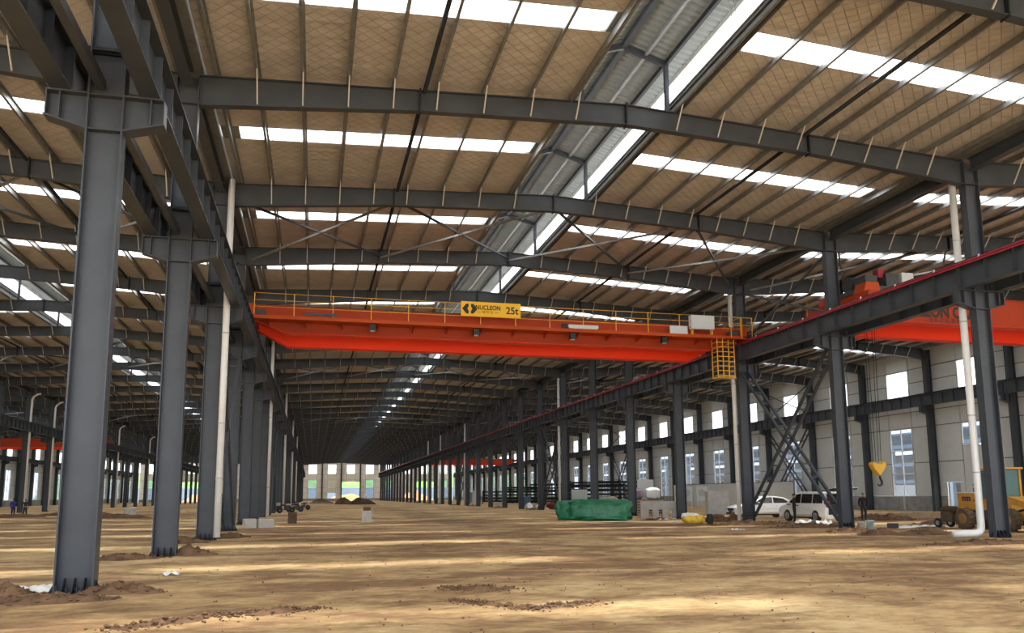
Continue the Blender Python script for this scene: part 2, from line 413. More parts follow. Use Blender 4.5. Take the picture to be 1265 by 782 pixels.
def column(x, k, label, group, sides=(1, -1), detail=True):
    t = thing('steel_column', label, 'column', (x, Yk(k), 0), 0, group)
    inst(ME_SHAFT, 'shaft', t)
    for s2 in sides: inst(ME_CORB[s2], 'crane_bracket', t)
    inst(ME_STIFF, 'stiffener_plate', t)
    if len(sides) == 2: inst(ME_TIE, 'girder_tie_plate', t)
    inst(ME_BASE, 'base_plate', t)
    if detail:
        inst(ME_GUS, 'base_gusset', t, (0, 0, -.06))
        for bx in (-.25, -.085, .085, .25): inst(ME_BOLT, 'anchor_bolt', t, (bx, -.24, -.05))
    return t
LSPEC = {0: 'grey steel column with a white plastic sheet in the soil at its foot',
         1: 'grey steel column with pale splashes round its foot, between the sheet and the downpipe',
         2: 'grey steel column carrying a white downpipe beside the laced cross bracing',
         3: 'grey steel column on the far side of the laced bracing from the downpipe'}
RSPEC = {1: 'grey steel column with a white elbow-footed pipe, in front of the yellow loader',
         2: 'grey steel column standing before the white van and two pails',
         3: 'grey steel column with white pipe standing before the white sedan',
         4: 'grey steel column between the slotted concrete block and the yellow sack',
         5: 'grey steel column between green tarpaulin heap and slotted concrete block'}
for k in range(KA, KB):
    column(XL, k, LSPEC.get(k, 'grey steel column in the close-set row with paired crane brackets and motorcycles at its far end'), 'columns of the row beside the motorcycles', detail=k < 6)
    column(XR, k, RSPEC.get(k, 'grey steel column in the row under the girder with the red conductor bar'), 'columns of the row under the red conductor bar', detail=k < 6)
    column(XLL, k, 'grey steel column in the far row behind the two workers in blue', 'columns of the row behind the workers in blue', detail=False)
    column(XRW, k, 'grey steel column standing against the window wall of pale panels', 'columns against the window wall', sides=(-1,), detail=False)
    column(XLW, k, 'grey steel column against the bright window wall beyond the two workers', 'columns against the wall beyond the workers', sides=(1,), detail=False)

# ------------------------------------------------------------------ crane runway girders
GZ0, GZ1 = 9.50, 10.50
b = MB().box((-.012, 0, GZ0 + .03), (.012, S, GZ1 - .03)); ME_GW = b.mesh('web', 'steel')
b = MB().box((-.22, .005, GZ1 - .03), (.22, S - .005, GZ1)); ME_GT = b.mesh('top_flange', 'steel')
b = MB().box((-.19, .005, GZ0), (.19, S - .005, GZ0 + .03)); ME_GB = b.mesh('bottom_flange', 'steel')
b = MB().box((-.16, -.01, GZ0 + .03), (.16, .01, GZ1 - .03)); ME_GS = b.mesh('stiffener', 'steel')
b = MB()
for i in range(8): yy = .02 + i * (S - .04) / 7; b.box((-.16, yy - .01, GZ0 + .03), (.16, yy + .01, GZ1 - .03))
b.box((-.012, 0, GZ0 + .03), (.012, S, GZ1 - .03)); ME_GWS = b.mesh('web', 'steel')
LN = {0: 'sheet-footed column', 1: 'splash-footed column', 2: 'downpipe column', 3: 'column past the laced bracing'}
RN = {1: 'elbow-piped column', 2: 'column before the van', 3: 'column before the sedan', 4: 'column by the yellow sack', 5: 'column by the tarpaulin'}
def girder(x, k, label, group, near):
    if x in (XL + GO, XL - GO) and k in LN and k + 1 in LN: label = 'grey plate girder on the %s brackets from %s to %s' % ('inner' if x > XL else 'outer', LN[k], LN[k + 1])
    if x == XR - GO and k in RN and k + 1 in RN: label = 'red-barred plate girder from %s to %s' % (RN[k], RN[k + 1])
    t = thing('crane_girder', label, 'girder', (x, Yk(k), 0), 0, group)
    inst(ME_GW if near else ME_GWS, 'web', t); inst(ME_GT, 'top_flange', t); inst(ME_GB, 'bottom_flange', t)
    if near:
        for i in range(8): inst(ME_GS, 'stiffener', t, (0, .02 + i * (S - .04) / 7, 0))
GO = .80
for k in range(KA, KB - 1):
    girder(XL + GO, k, 'grey plate girder on the column brackets, under the left end of the orange crane', 'runway girders under the left end of the big orange crane', -2 <= k <= 4)
    girder(XL - GO, k, 'grey plate girder on the outer brackets of the column row beside the motorcycles', 'outer runway girders of the row beside the motorcycles', -2 <= k <= 1)
    girder(XR - GO, k, 'grey plate girder topped by the red conductor bar', 'runway girders under the red bar', -1 <= k <= 8)
    girder(XR + GO, k, 'grey plate girder running behind the one with the red conductor bar', 'runway girders behind the red bar girder', False)
    girder(XLL + GO, k, 'grey plate girder on the column row behind the two workers in blue', 'runway girders above the workers in blue', False)
    girder(XLL - GO, k, 'grey plate girder on the outer brackets of the row behind the workers', 'outer runway girders behind the workers', False)
    girder(XRW - GO, k, 'grey plate girder running along the window wall of pale panels', 'runway girders along the window wall', 3 <= k <= 6)
    girder(XLW + GO, k, 'grey plate girder along the bright wall beyond the two workers', 'runway girders along the wall beyond the workers', False)
ylen0, ylen1 = Yk(KA), Yk(KB - 1)
rail = MB().prism([(-.06, 0), (.06, 0), (.06, .03), (.02, .05), (.02, .09), (.04, .10), (.04, .14), (-.04, .14), (-.04, .10), (-.02, .09), (-.02, .05), (-.06, .03)], 'y', ylen0, ylen1).mesh('crane_rail', 'steel_dark')
for x, where in ((XL + GO, 'the girder under the big orange crane'), (XL - GO, 'the outer girder beside the motorcycle row'), (XR - GO, 'the girder with the red conductor bar'),
                 (XR + GO, 'the girder behind the red bar girder'), (XLL + GO, 'the girder above the two workers'), (XRW - GO, 'the girder along the window wall')):
    tag(inst(rail, 'crane_rail', None, (x, 0, GZ1)), 'dark steel crane rail laid on ' + where, 'rail')
t = thing('conductor_rail', 'red insulated conductor bar fixed along the runway girder top', 'conductor bar', (XR - GO - .262, 0, 10.36))
b = MB()
for dz in (0, .09): b.box((-.035, ylen0, dz), (.035, ylen1, dz + .06))
b.build('conductor_bar', 'red_bar', t)
me = MB().cbox((-.012, 0, .17), (.05, .06, .10)).mesh('insulator', 'plastic_white')
for i in range(40): inst(me, 'insulator', t, (0, Yk(0) + 1 + i * 2.25, 0))
# longitudinal struts between the columns
b = MB().box((-.08, .05, 9.62), (.08, S - .05, 9.66)); b.box((-.08, .05, 9.66), (-.06, S - .05, 9.82)); b.box((.06, .05, 9.66), (.08, S - .05, 9.82))
me = b.mesh('tie_channel', 'steel')
for k in range(KA, 24):
    tag(inst(me, 'tie_channel', None, (XL - .12, Yk(k), 0)), 'slim grey channel strut running between the paired girders beside the motorcycle row', 'strut', 'channel struts between the paired girders')

# ------------------------------------------------------------------ roof: rafters, purlins, lining, skylights, ventilator
def i_rafter(sg):
    b = MB(); ds = [0, 3.7, 7.4, 11, 14.35]
    top = [(sg * d, ZTOP(d)) for d in ds]; bot = [(sg * d, ZBOT(d)) for d in ds]
    for i in range(len(ds) - 1):
        pl = [bot[i], bot[i + 1], top[i + 1], top[i]]
        b.prism(pl if sg > 0 else pl[::-1], 'y', -.01, .01)
        for arr, o in ((top, -.012), (bot, .012)):
            (xa, za), (xb, zb) = arr[i], arr[i + 1]; e2 = .006 * sg
            b.beam((xa, 0, za + o), (xb + e2, 0, zb + o), .28, .024)
    return b
ME_RAF = {s2: i_rafter(s2).mesh('rafter_half', 'steel') for s2 in (1, -1)}
ME_SPL = {}
for dd in (-7.4, 0, 7.4):
    d = abs(dd); ME_SPL[dd] = MB().box((dd - .025, -.16, ZBOT(d) - .05), (dd + .025, .16, ZTOP(d) + .05)).mesh('splice_plate', 'steel_dark')
def brace_geo(b, d, sg, x=0):
    b.beam((sg * d, -.78, ZTOP(d) + .12), (sg * d, -.13, ZBOT(d) + .06), .042, .042)
ME_FB = {}
for d in PURL:
    for s2 in (1, -1): b = MB(); brace_geo(b, d, s2); ME_FB[d, s2] = b.mesh('flange_brace', 'pale_bar')
b = MB()
for d in PURL:
    for s2 in (1, -1): brace_geo(b, d, s2)
ME_FBALL = b.mesh('flange_braces', 'pale_bar')
RLAB = {'middle': 'grey steel roof rafter spanning the middle hall above the big orange crane',
        'left': 'grey steel roof rafter spanning the hall with the two workers in blue',
        'right': 'grey steel roof rafter spanning the hall with the cars and window wall',
        'outer': 'grey steel roof rafter spanning the hall beyond the two workers'}
NEARB = {'middle': (0, 8), 'left': (1, 4), 'right': (1, 5), 'outer': (99, 99)}
for hn, hx in HALLS:
    for k in range(KA, KB + 1):
        t = thing('roof_rafter', 'grey steel roof rafter from %s to %s' % (LN[k], RN[k]) if hn == 'middle' and k in LN and k in RN else RLAB[hn], 'rafter', (hx, Yk(k), 0), 0, 'roof rafters of the %s hall' % hn)
        for s2 in (1, -1): inst(ME_RAF[s2], 'rafter_half', t)
        for me in ME_SPL.values(): inst(me, 'splice_plate', t)
        if NEARB[hn][0] <= k <= NEARB[hn][1]:
            for d in PURL[:-1]:
                for s2 in (1, -1): inst(ME_FB[d, s2], 'flange_brace', t)
        else: stuff(inst(ME_FBALL, 'flange_brace', t))
def purlin_geo(b, d, sg, y0, y1, x=0):
    z = ZTOP(d) + .012; xx = sg * d + x; t = .012
    b.box((xx - t, y0, z), (xx + t, y1, z + .235)); b.box((xx - .08, y0, z), (xx, y1, z + t)); b.box((xx, y0, z + .235 - t), (xx + .08, y1, z + .235))
    b.box((xx - .08, y0, z), (xx - .08 + t, y1, z + .03))
NEARP = {'middle': (-1, 7), 'left': (2, 4), 'right': (1, 4), 'outer': (99, 99)}
ME_P = {}
for d in PURL:
    for s2 in (1, -1): b = MB(); purlin_geo(b, d, s2, 0, S); ME_P[d, s2] = b.mesh('purlin', 'galvanised')
# roof lining panels of one bay: before and behind the skylight
def lining(b, sg, y0, y1):
    d0, d1, th = DOPEN, 14.22, .10
    ds = [d0 + (d1 - d0) * i / 6 for i in range(7)]
    for a, c in zip(ds, ds[1:]):
        za, zc = ROOF(a), ROOF(c)
        pl = [(sg * a, za), (sg * c, zc), (sg * c, zc + th), (sg * a, za + th)]
        b.prism(pl if sg > 0 else pl[::-1], 'y', y0, y1)
SK = .52
b = MB()
for sg in (1, -1): lining(b, sg, 0, S / 2 - SK); lining(b, sg, S / 2 + SK, S)
ME_LIN = b.mesh('roof_lining', 'roof_quilt')
def skyl(sg):
    b = MB(); d0, d1 = DOPEN + .18, 13.55
    pl = [(sg * d0, ROOF(d0) + .06), (sg * d1, ROOF(d1) + .06), (sg * d1, ROOF(d1) + .068), (sg * d0, ROOF(d0) + .068)]
    b.prism(pl if sg > 0 else pl[::-1], 'y', -SK, SK); return b.mesh('skylight_panel', 'skylight')
ME_SKY = {1: skyl(1), -1: skyl(-1)}
b = MB()
for sg in (1, -1):
    for a, c in ((DOPEN, DOPEN + .18), (13.55, 14.2)):
        pl = [(sg * a, ROOF(a)), (sg * c, ROOF(c)), (sg * c, ROOF(c) + .1), (sg * a, ROOF(a) + .1)]
        b.prism(pl if sg > 0 else pl[::-1], 'y', S / 2 - SK, S / 2 + SK)
ME_SKE = b.mesh('skylight_end', 'galvanised')
# curb along the ridge opening
b = MB()
for sg in (1, -1):
    x = sg * DOPEN
    b.box((min(x, x + sg * .02), 0, ROOF(2) - .30), (max(x, x + sg * .02), S, ROOF(2) + .42))
    b.box((min(x, x - sg * .14), 0, ROOF(2) + .12), (max(x, x - sg * .14), S, ROOF(2) + .15))
    b.box((min(x, x - sg * .05), 0, ROOF(2) + .36), (max(x, x - sg * .05), S, ROOF(2) + .42))
ME_CURB = b.mesh('ridge_curb', 'galvanised')
# raised ventilator over the ridge
VZ, VE, VD = 17.85, 17.36, 1.64
vz = lambda d: VZ - (VZ - VE) * d / VD
b = MB(); n = 30
for sg in (1, -1):
    d1 = 2.3; vs_, fs_ = [], []
    for i in range(n * 4 + 1):
        y = S * i / (n * 4); ph = i % 4; dz = .05 if ph in (1, 2) else 0
        for d in (0, d1): vs_.append((sg * d, y, vz(d) + .12 + dz))
    fs_ = [(2 * i, 2 * i + 1, 2 * i + 3, 2 * i + 2) for i in range(n * 4)]
    b.add(vs_, fs_)
ME_VS = b.mesh('corrugated_sheet', 'vent_sheet')
def vbeam(p, q, w, h, name, mt='steel'): return MB().beam(p, q, w, h).mesh(name, mt)
ME_VP = {s2: MB().cbox((s2 * VD, 0, (15.45 + VE) / 2), (.13, .18, VE - 15.45)).mesh('post', 'steel') for s2 in (1, -1)}
ME_VR = {s2: vbeam((0, 0, VZ - .02), (s2 * (VD + .1), 0, vz(VD + .1) - .02), .12, .20, 'cross_beam') for s2 in (1, -1)}
b = MB().box((-.10, 0, VZ - .10), (.10, S, VZ + .08)); ME_VRP = b.mesh('ridge_purlin', 'steel')
ME_VMP = {s2: MB().box((s2 * .85 - .06, 0, vz(.85) - .04), (s2 * .85 + .06, S, vz(.85) + .10)).mesh('middle_purlin', 'galvanised') for s2 in (1, -1)}
ME_VEP = {s2: MB().box((s2 * VD - .06, 0, vz(VD) - .08), (s2 * VD + .06, S, vz(VD) + .10)).mesh('eave_purlin', 'steel_dark') for s2 in (1, -1)}
b = MB()
for s2 in (1, -1):
    for y in (S / 2 - .12, S / 2 + .12): b.tube([(s2 * (DOPEN - .1), y, ROOF(2) + .2), (s2 * (VD + .1), y, vz(VD))], .012, 6)
ME_VH = b.mesh('hanger_rod', 'galvanised')
ME_VF = {sg: MB().box((sg * 2.3 - .02, 0, vz(2.3) - .02), (sg * 2.3 + .02, S, vz(2.3) + .16)).mesh('eave_trim', 'panel') for sg in (1, -1)}
b = MB()
b.box((-.44, 0, 14.93), (.44, S, 14.96))
for sg in (1, -1): b.box((sg * .43 - .012, 0, 14.96), (sg * .43 + .012, S, ROOF(14.2) + .16))
ME_GUT = b.mesh('valley_gutter', 'galvanised')
for hn, hx in HALLS:
    ce = struct(thing('ceiling_' + hn, 'roof', 'ceiling', (hx, 0, 0)))
    for kk in ('label', 'category'): del ce[kk]
    far = MB()
    for k in range(KA, KB):
        inst(ME_LIN, 'roof_lining', ce, (0, Yk(k), 0)); inst(ME_SKE, 'skylight_end', ce, (0, Yk(k), 0)); inst(ME_CURB, 'ridge_curb', ce, (0, Yk(k), 0))
        for s2 in (1, -1): inst(ME_SKY[s2], 'skylight_panel', ce, (0, Yk(k) + S / 2, 0))
        if NEARP[hn][0] <= k <= NEARP[hn][1]:
            for p in ME_P.values(): inst(p, 'purlin', ce, (0, Yk(k), 0))
        else:
            for d in PURL:
                for s2 in (1, -1): purlin_geo(far, d, s2, Yk(k), Yk(k) + S)
    stuff(far.build('purlin', 'galvanised', ce))
    v = thing('ridge_ventilator', {'middle': 'raised corrugated ridge ventilator along the roof above the big orange crane',
              'left': 'raised corrugated ridge ventilator over the hall with the two workers', 'right': 'raised corrugated ridge ventilator over the hall with the cars', 'outer': 'raised corrugated ridge ventilator over the hall beyond the workers'}[hn], 'roof ventilator', (hx, 0, 0))
    for k in range(KA, KB):
        y = (0, Yk(k), 0)
        inst(ME_VS, 'corrugated_sheet', v, y); inst(ME_VRP, 'ridge_purlin', v, y); 
        if k < 12: inst(ME_VH, 'hanger_rod', v, y)
        for s2 in (1, -1):
            inst(ME_VF[s2], 'eave_trim', v, y); inst(ME_VP[s2], 'post', v, y); inst(ME_VR[s2], 'cross_beam', v, y); inst(ME_VMP[s2], 'middle_purlin', v, y); inst(ME_VEP[s2], 'eave_purlin', v, y)
    for sg in (1, -1):
        tb = MB().tube([(sg * 7.25, Yk(KA), ZTOP(7.25) - .02), (sg * 7.25, Yk(KB), ZTOP(7.25) - .02)], .075, 8)
        tag(tb.build('tie_tube', 'steel_dark', loc=(hx, 0, 0), smooth=True), 'dark round tie tube under the %s roof slope, %s' % ('window-wall side' if sg > 0 else 'workers side', HALL_IS[hn]), 'tie tube')
for x, nm in ((XL, 'above the column row beside the motorcycles'), (XR, 'above the column row with the red bar'), (XLL, 'above the row behind the two workers'), (XRW, 'along the top of the window wall'), (XLW, 'along the wall beyond the workers')):
    g = thing('valley_gutter', 'galvanised roof gutter ' + nm, 'gutter', (x, 0, 0))
    for k in range(KA, KB): inst(ME_GUT, 'gutter_length', g, (0, Yk(k), 0))

for x, nm in ((XL, 'of the close row beside the motorcycles'), (XR, 'of the row under the red bar'), (XLL, 'of the row behind the two workers')):
    me = MB().box((-.17, B / 2 + .01, 14.40), (.17, S - B / 2 - .01, 14.43)).box((-.17, B / 2 + .01, 14.87), (.17, S - B / 2 - .01, 14.90)).box((-.02, B / 2 + .01, 14.43), (.02, S - B / 2 - .01, 14.87)).mesh('eave_strut', 'steel')
    for k in range(KA, KB - 1): tag(inst(me, 'eave_strut', None, (x, Yk(k), 0)), 'grey steel strut joining the column heads ' + nm, 'strut', 'eave struts ' + nm)
# cross bracing in the plane of the roof
BRK = (2, 7, 13)
for hn, hx in HALLS:
    for k in BRK:
        for q, (a, c) in enumerate(((-14.0, -7.3), (-7.3, 0), (0, 7.3), (7.3, 14.0))):
            t = thing('roof_cross_brace', 'slender X of steel angles between two roof rafters in the %s' % HALL_IS[hn], 'brace', (hx, Yk(k), 0), 0, 'roof cross braces of the %s hall' % hn)
            za, zc = (ZBOT(abs(a)) + .35), (ZBOT(abs(c)) + .35)
            MB().beam((a, .2, za), (c, S - .2, zc), .10, .10).build('diagonal', 'steel', t)
            MB().beam((a, S - .2, za - .1), (c, .2, zc - .1), .10, .10).build('diagonal', 'galvanised', t)

# vertical bracing between columns
def lattice(x, k, where):
    t = thing('lattice_bracing', 'laced steel cross bracing ' + where, 'bracing', (x - (.12 if x == XRW else 0), Yk(k), 0))
    for (za, zb) in ((.35, 9.0), (9.0, .35)):
        for sx in (-.25, .25): MB().beam((sx, .25, za), (sx, S - .25, zb), .13, .13).build('chord', 'steel', t)
        me = MB().beam((-.27, 0, 0), (.27, 0, 0), .06, .09).mesh('lacing_bar', 'steel')
        for i in range(1, 12):
            f = i / 12; inst(me, 'lacing_bar', t, (0, .25 + f * (S - .5), za + f * (zb - za)))
    for (za, zb) in ((10.7, 13.9), (13.9, 10.7)): MB().beam((0, .2, za), (0, S - .2, zb), .10, .10).build('upper_diagonal', 'steel', t)
for x, nm in ((XR, 'under the red conductor bar'), (XL, 'of the row beside the motorcycles'), (XRW, 'against the window wall')):
    for k, w2 in ((2, 'behind the white van' if x == XR else 'beside the white downpipe' if x == XL else 'near the yellow hook'), (7, 'by the scrap heaps'), (13, 'deep in the hall')):
        if x == XRW and k == 2: continue
        lattice(x, k, nm + ', ' + w2)

# ------------------------------------------------------------------ downpipes
def downpipe(x, y, r, label, ztop=14.9, foot=None):
    t = thing('downpipe', label, 'pipe', (x, y, 0), 0, 'white downpipes')
    pts = [(0, 0, ztop), (0, 0, .10)]
    if foot:
        pts = [(0, 0, ztop), (0, 0, .42), (-.02, 0, .26), (-.10, 0, .17), (-.28, 0, .12), (-foot, .05, .11)]
    MB().tube(pts, r, 14).build('pipe', 'white_pvc', t, smooth=True)
    for z in (2.4, 4.6, 8.3, 11.6): MB().lathe([(r * 1.12, z), (r * 1.12, z + .05)], n=14).build('clamp', 'pvc_ring', t)
    return t
downpipe(XR - .475, Yk(1) + .36, .135, 'white plastic downpipe whose foot bends out along the ground by the yellow loader', foot=1.25)
downpipe(XR - D / 2 - .135, Yk(3) + .30, .125, 'white plastic downpipe on the column before the white sedan')
downpipe(XR - D / 2 - .135, Yk(7) + .30, .125, 'white plastic downpipe on the column behind the green tarpaulin heap')
downpipe(XL + .475, Yk(2) - .36, .135, 'white plastic downpipe beside the laced bracing of the close column row')
for k in (13, 16, 18): downpipe(XR - D / 2 - .135, Yk(k) + .30, .125, 'white plastic downpipe deep in the row under the red bar')
for k in (6, 10, 14, 18): downpipe(XL + .475, Yk(k) - .34, .13, 'white plastic downpipe deep in the column row beside the motorcycles')
for k in (10, 11, 12, 15, 18):
    t = thing('downpipe', 'white downpipe with a bent head in the row behind the two workers', 'pipe', (XLL + .46, Yk(k) - .32, 0), 0, 'white downpipes behind the workers')
    MB().tube([(0, 0, .1), (0, 0, 13.4), (.15, 0, 13.75), (.6, 0, 14.1), (.9, 0, 14.15)], .12, 10).build('pipe', 'white_pvc', t, smooth=True)

# ------------------------------------------------------------------ walls with windows
WROWS = [1.32, 4.45, 7.76, 9.25, 10.52, 12.0, 13.3, 15.05]
NWIN = [0]
def window(z0, z1, y0, y1, x, face, glassm, mull, parent=None, axis='x'):
    NWIN[0] += 1
    t = struct(bpy.data.objects.new('window_%d' % NWIN[0], None)); C.objects.link(t)
    fr = MB(); w = .07
    def bx(lo, hi):
        fr.box((x - .06, lo[0], lo[1]), (x + .06, hi[0], hi[1])) if axis == 'x' else fr.box((lo[0], x - .06, lo[1]), (hi[0], x + .06, hi[1]))
    bx((y0, z0), (y1, z0 + w)); bx((y0, z1 - w), (y1, z1)); bx((y0, z0 + w), (y0 + w, z1 - w)); bx((y1 - w, z0 + w), (y1, z1 - w))
    for (a, c, e2, f2) in mull: bx((a, c), (e2, f2))
    fr.build('window_frame', 'white_pvc', t)
    pn = MB()
    pn.box((x - .006, y0 + w, z0 + w), (x + .006, y1 - w, z1 - w)) if axis == 'x' else pn.box((y0 + w, x - .006, z0 + w), (y1 - w, x + .006, z1 - w))
    pn.build('pane', glassm, t)
def side_wall(name, x, face, near):
    """face: direction (+1/-1) towards the inside"""
    wl = struct(bpy.data.objects.new(name, None)); C.objects.link(wl); wl.location = (x, 0, 0)
    px0, px1 = (-.04, .04)
    cache = {}
    far = MB(); gf = MB()
    for k in range(KA, KB):
        y = Yk(k); cols = [(0, 2.95), (2.95, 6.05), (6.05, 9)]
        for r in range(7):
            z0, z1 = WROWS[r], WROWS[r + 1]
            for ci, (a, c) in enumerate(cols):
                if ci == 1 and r in (0, 1, 4, 5) and not (k == 4 and face < 0 and r == 0): continue
                if ci == 1 and k == 4 and face < 0 and r == 0: z0p, z1p = 1.32, 5.75
                else: z0p, z1p = z0, z1
                if ci == 2 and k == 4 and face < 0 and r == 0: z0p = 2.55
                lo, hi = (px0, a + .05, z0p + .04), (px1, c - .05, z1p - .04)
                if near[0] <= k <= near[1]:
                    key = (ci, z0p, z1p)
                    if key not in cache: cache[key] = MB().box(lo, hi).mesh('wall_panel', 'panel')
                    inst(cache[key], 'wall_panel', wl, (0, y, 0))
                else: far.box((lo[0], lo[1] + y, lo[2]), (hi[0], hi[1] + y, hi[2]))
        # girts behind the joints
        gx = -face * .09
        for z in WROWS[1:-1]:
            for (a, c) in ((0, 2.95), (6.05, 9)): gf.box((gx - .05, y + a, z - .06), (gx + .05, y + c, z + .06))
            if z in (9.25,): gf.box((gx - .05, y + 2.95, z - .06), (gx + .05, y + 6.05, z + .06))
        for yy in (0, 2.95, 6.05): gf.box((gx - .05, y + yy - .06, 1.2), (gx + .05, y + yy + .06, 15.05))
        for z in (7.76, 10.52, 13.3): gf.box((gx - .05, y + 2.95, z - .03), (gx + .05, y + 6.05, z + .06))
        window(10.55, 13.28, y + 3.0, y + 6.0, x, face, 'window_clear', [])
        if k == 4 and face < 0:
            window(5.78, 7.74, y + 3.0, y + 6.0, x, face, 'window_tint', [(y + 4.4, 5.78, y + 4.46, 7.74)])
        else:
            window(1.36, 7.74, y + 3.0, y + 6.0, x, face, 'window_tint', [(y + 4.47, 1.36, y + 4.53, 7.74), (y + 3.0, 3.4, y + 6.0, 3.47), (y + 3.0, 5.6, y + 6.0, 5.67)])
    if face < 0:
        for (ya, yb) in ((6.08, 6.6), (8.1, 8.97)): MB().box((px0, Yk(4) + ya, 1.36), (px1, Yk(4) + yb, 2.55)).build('wall_panel', 'panel', wl)
    stuff(far.build('wall_panel', 'panel', wl)); stuff(gf.build('girt', 'girt', wl))
    # plinth wall with posts, left open at the doorway
    pl = MB(); ps = MB()
    for k in range(KA, KB):
        y = Yk(k)
        if k == 4 and face < 0: pl.box((-.12, y, -.3), (.12, y + 6.6, 1.34)); pl.box((-.12, y + 8.1, -.3), (.12, y + 9, 1.34))
        else: pl.box((-.12, y, -.3), (.12, y + 9, 1.34))
        for yy in ((4.4,) if not (k == 4 and face < 0) else ()): ps.box((-.15, y + yy, -.3), (.15, y + yy + .28, 1.33))
    pl.build('plinth', 'render_grey', wl); ps.build('plinth_post', 'concrete', wl)
    return wl
side_wall('wall_right', XRW + .50, -1, (2, 16))
side_wall('wall_left', XLW - .50, 1, (99, 99))

def end_wall(name, hx, yw, near):
    wl = struct(bpy.data.objects.new(name, None)); C.objects.link(wl); wl.location = (hx, yw, 0)
    rows = [.9, 3.05, 5.2, 7.45, 8.1, 10.3, 12.2, 14.15, 15.9]; qs = [-14.68, -7.34, 0, 7.34, 14.68]
    far = MB(); gf = MB()
    for i in range(4):
        a, c = qs[i], qs[i + 1]; w0, w1 = (a + c) / 2 - 1.65, (a + c) / 2 + 1.65
        for r in range(8):
            z0, z1 = rows[r], rows[r + 1]
            for ci, (p, q) in enumerate(((a, w0), (w0, w1), (w1, c))):
                if i == 2 and r < 3: continue
                if ci == 1 and r in (5, 6): continue
                if ci == 1 and i in (0, 3) and r in (0, 1, 2, 3): continue
                if ci == 1 and i == 1 and r == 0: continue
                lo, hi = (p + .03, -.04, z0 + .03), (q - .03, .04, z1 - .03)
                if near: MB().box(lo, hi).build('wall_panel', 'panel_far', wl)
                else: far.box(lo, hi)
        for z in rows[1:-1]:
            if i == 2 and z < 7.4: continue
            for (p, q) in ((a, w0), (w1, c)): gf.box((p, .06, z - .08), (q, .16, z + .08))
            if z in (8.1, 10.3, 14.15): gf.box((w0, .06, z - .08), (w1, .16, z + .08))
        for p in (w0, w1):
            gf.box((p - .08, .06, 7.4 if i == 2 else .8), (p + .08, .16, 15.9))
        window(10.33, 14.12, hx + w0 + .05, hx + w1 - .05, yw, -1, 'window_clear', [], axis='y')
        if i in (0, 3): window(.93, 8.07, hx + w0 + .05, hx + w1 - .05, yw, -1, 'window_tint', [(hx + w0, 4.4, hx + w1, 4.5)], axis='y')
    if far.v: stuff(far.build('wall_panel', 'panel_far', wl))
    stuff(gf.build('girt', 'girt', wl))
    pl = MB(); pl.box((-14.68, -.1, -.3), (0, .1, .92)); pl.box((7.34, -.1, -.3), (14.68, .1, .92)); pl.build('plinth', 'render_grey', wl)
    for q in qs[1:-1]:
        tag(MB().box((q - .25, -.75, 0), (q + .25, -.12, 15.2)).build('wind_post', 'steel', None, (hx, yw, 0)), 'grey steel post standing against the far end wall', 'post', 'posts of the far end wall')
for hn, hx in HALLS: end_wall('wall_far_' + hn, hx, Yk(KB) + .4, hn == 'middle')

# ------------------------------------------------------------------ overhead cranes
def box_girder(b, y0, y1, zb):
    pl = [(-13.75, 10.80), (-12.15, zb), (12.15, zb), (13.75, 10.80), (13.75, 11.55), (-13.75, 11.55)]
    b.prism(pl, 'y', y0, y1)
def crane(hx, yf, label, group=None, walkway=True, name='overhead_crane'):
    t = thing(name, label, 'crane', (hx, yf, 0), 0, group)
    for y0 in (0, 2.75):
        b = MB(); zb = 10.14 if y0 == 0 else 9.95; box_girder(b, y0, y0 + .6, zb); g = b.build('main_girder', 'orange' if y0 == 0 else 'orange_floor_lit', t)  # one paint in two tones: front girder painted shaded, rear girder painted lit
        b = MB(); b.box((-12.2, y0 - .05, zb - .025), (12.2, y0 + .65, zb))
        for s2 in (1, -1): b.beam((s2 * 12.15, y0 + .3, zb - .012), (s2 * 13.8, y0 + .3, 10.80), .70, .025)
        b.build('bottom_plate', 'orange_floor_lit', g)
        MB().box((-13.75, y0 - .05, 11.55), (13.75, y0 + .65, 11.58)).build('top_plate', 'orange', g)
        MB().box((-13.2, y0 + .26, 11.58), (13.2, y0 + .34, 11.68)).build('trolley_rail', 'steel_dark', g)
    for s2 in (1, -1):
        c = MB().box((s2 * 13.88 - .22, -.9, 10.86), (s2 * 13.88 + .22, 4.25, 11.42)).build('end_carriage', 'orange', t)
        for yy in (-.45, 3.8):
            MB().lathe([(.26, -.07), (.26, .07), (.22, .075)], (s2 * 13.88, yy, 10.90), 'x', 18).build('wheel', 'steel_dark', c)
        MB().box((s2 * 13.4 - .35, -.75, 10.92), (s2 * 13.4 + .25, -.42, 11.18)).build('drive_motor', 'dark_machine', c)
    return t
cr = crane(XL + W / 2, 42.45, 'big orange double-girder bridge crane bearing the yellow 25t sign')
b = MB().box((-13.7, -1.0, 10.70), (13.75, 0, 10.74)); b.box((-13.7, -1.02, 10.66), (13.75, -1.0, 10.84))
wk = b.build('walkway', 'orange_light', cr)
me = MB().prism([(0, 10.68), (0, 10.40), (-.95, 10.66), (-.95, 10.68)], 'x', -.015, .015).mesh('walkway_bracket', 'orange')
for i in range(15): inst(me, 'walkway_bracket', wk, (-13 + i * 26 / 14, 0, 0))
hr = MB()
for z in (11.28, 11.62, 11.98): hr.tube([(-13.7, -.97, z), (13.65, -.97, z)], .017, 6)
hr.tube([(-13.7, -.97, 11.98), (-13.7, .3, 11.98)], .017, 6); hr.tube([(13.65, -.97, 11.98), (13.65, .3, 11.98)], .017, 6)
rl = hr.build('handrail', 'yellow', cr, smooth=True)
me = MB().cbox((0, 0, 0), (.035, .035, 1.28)).mesh('post', 'yellow')
for i in range(15): inst(me, 'post', rl, (-13.7 + i * 27.35 / 14, -.97, 11.36))
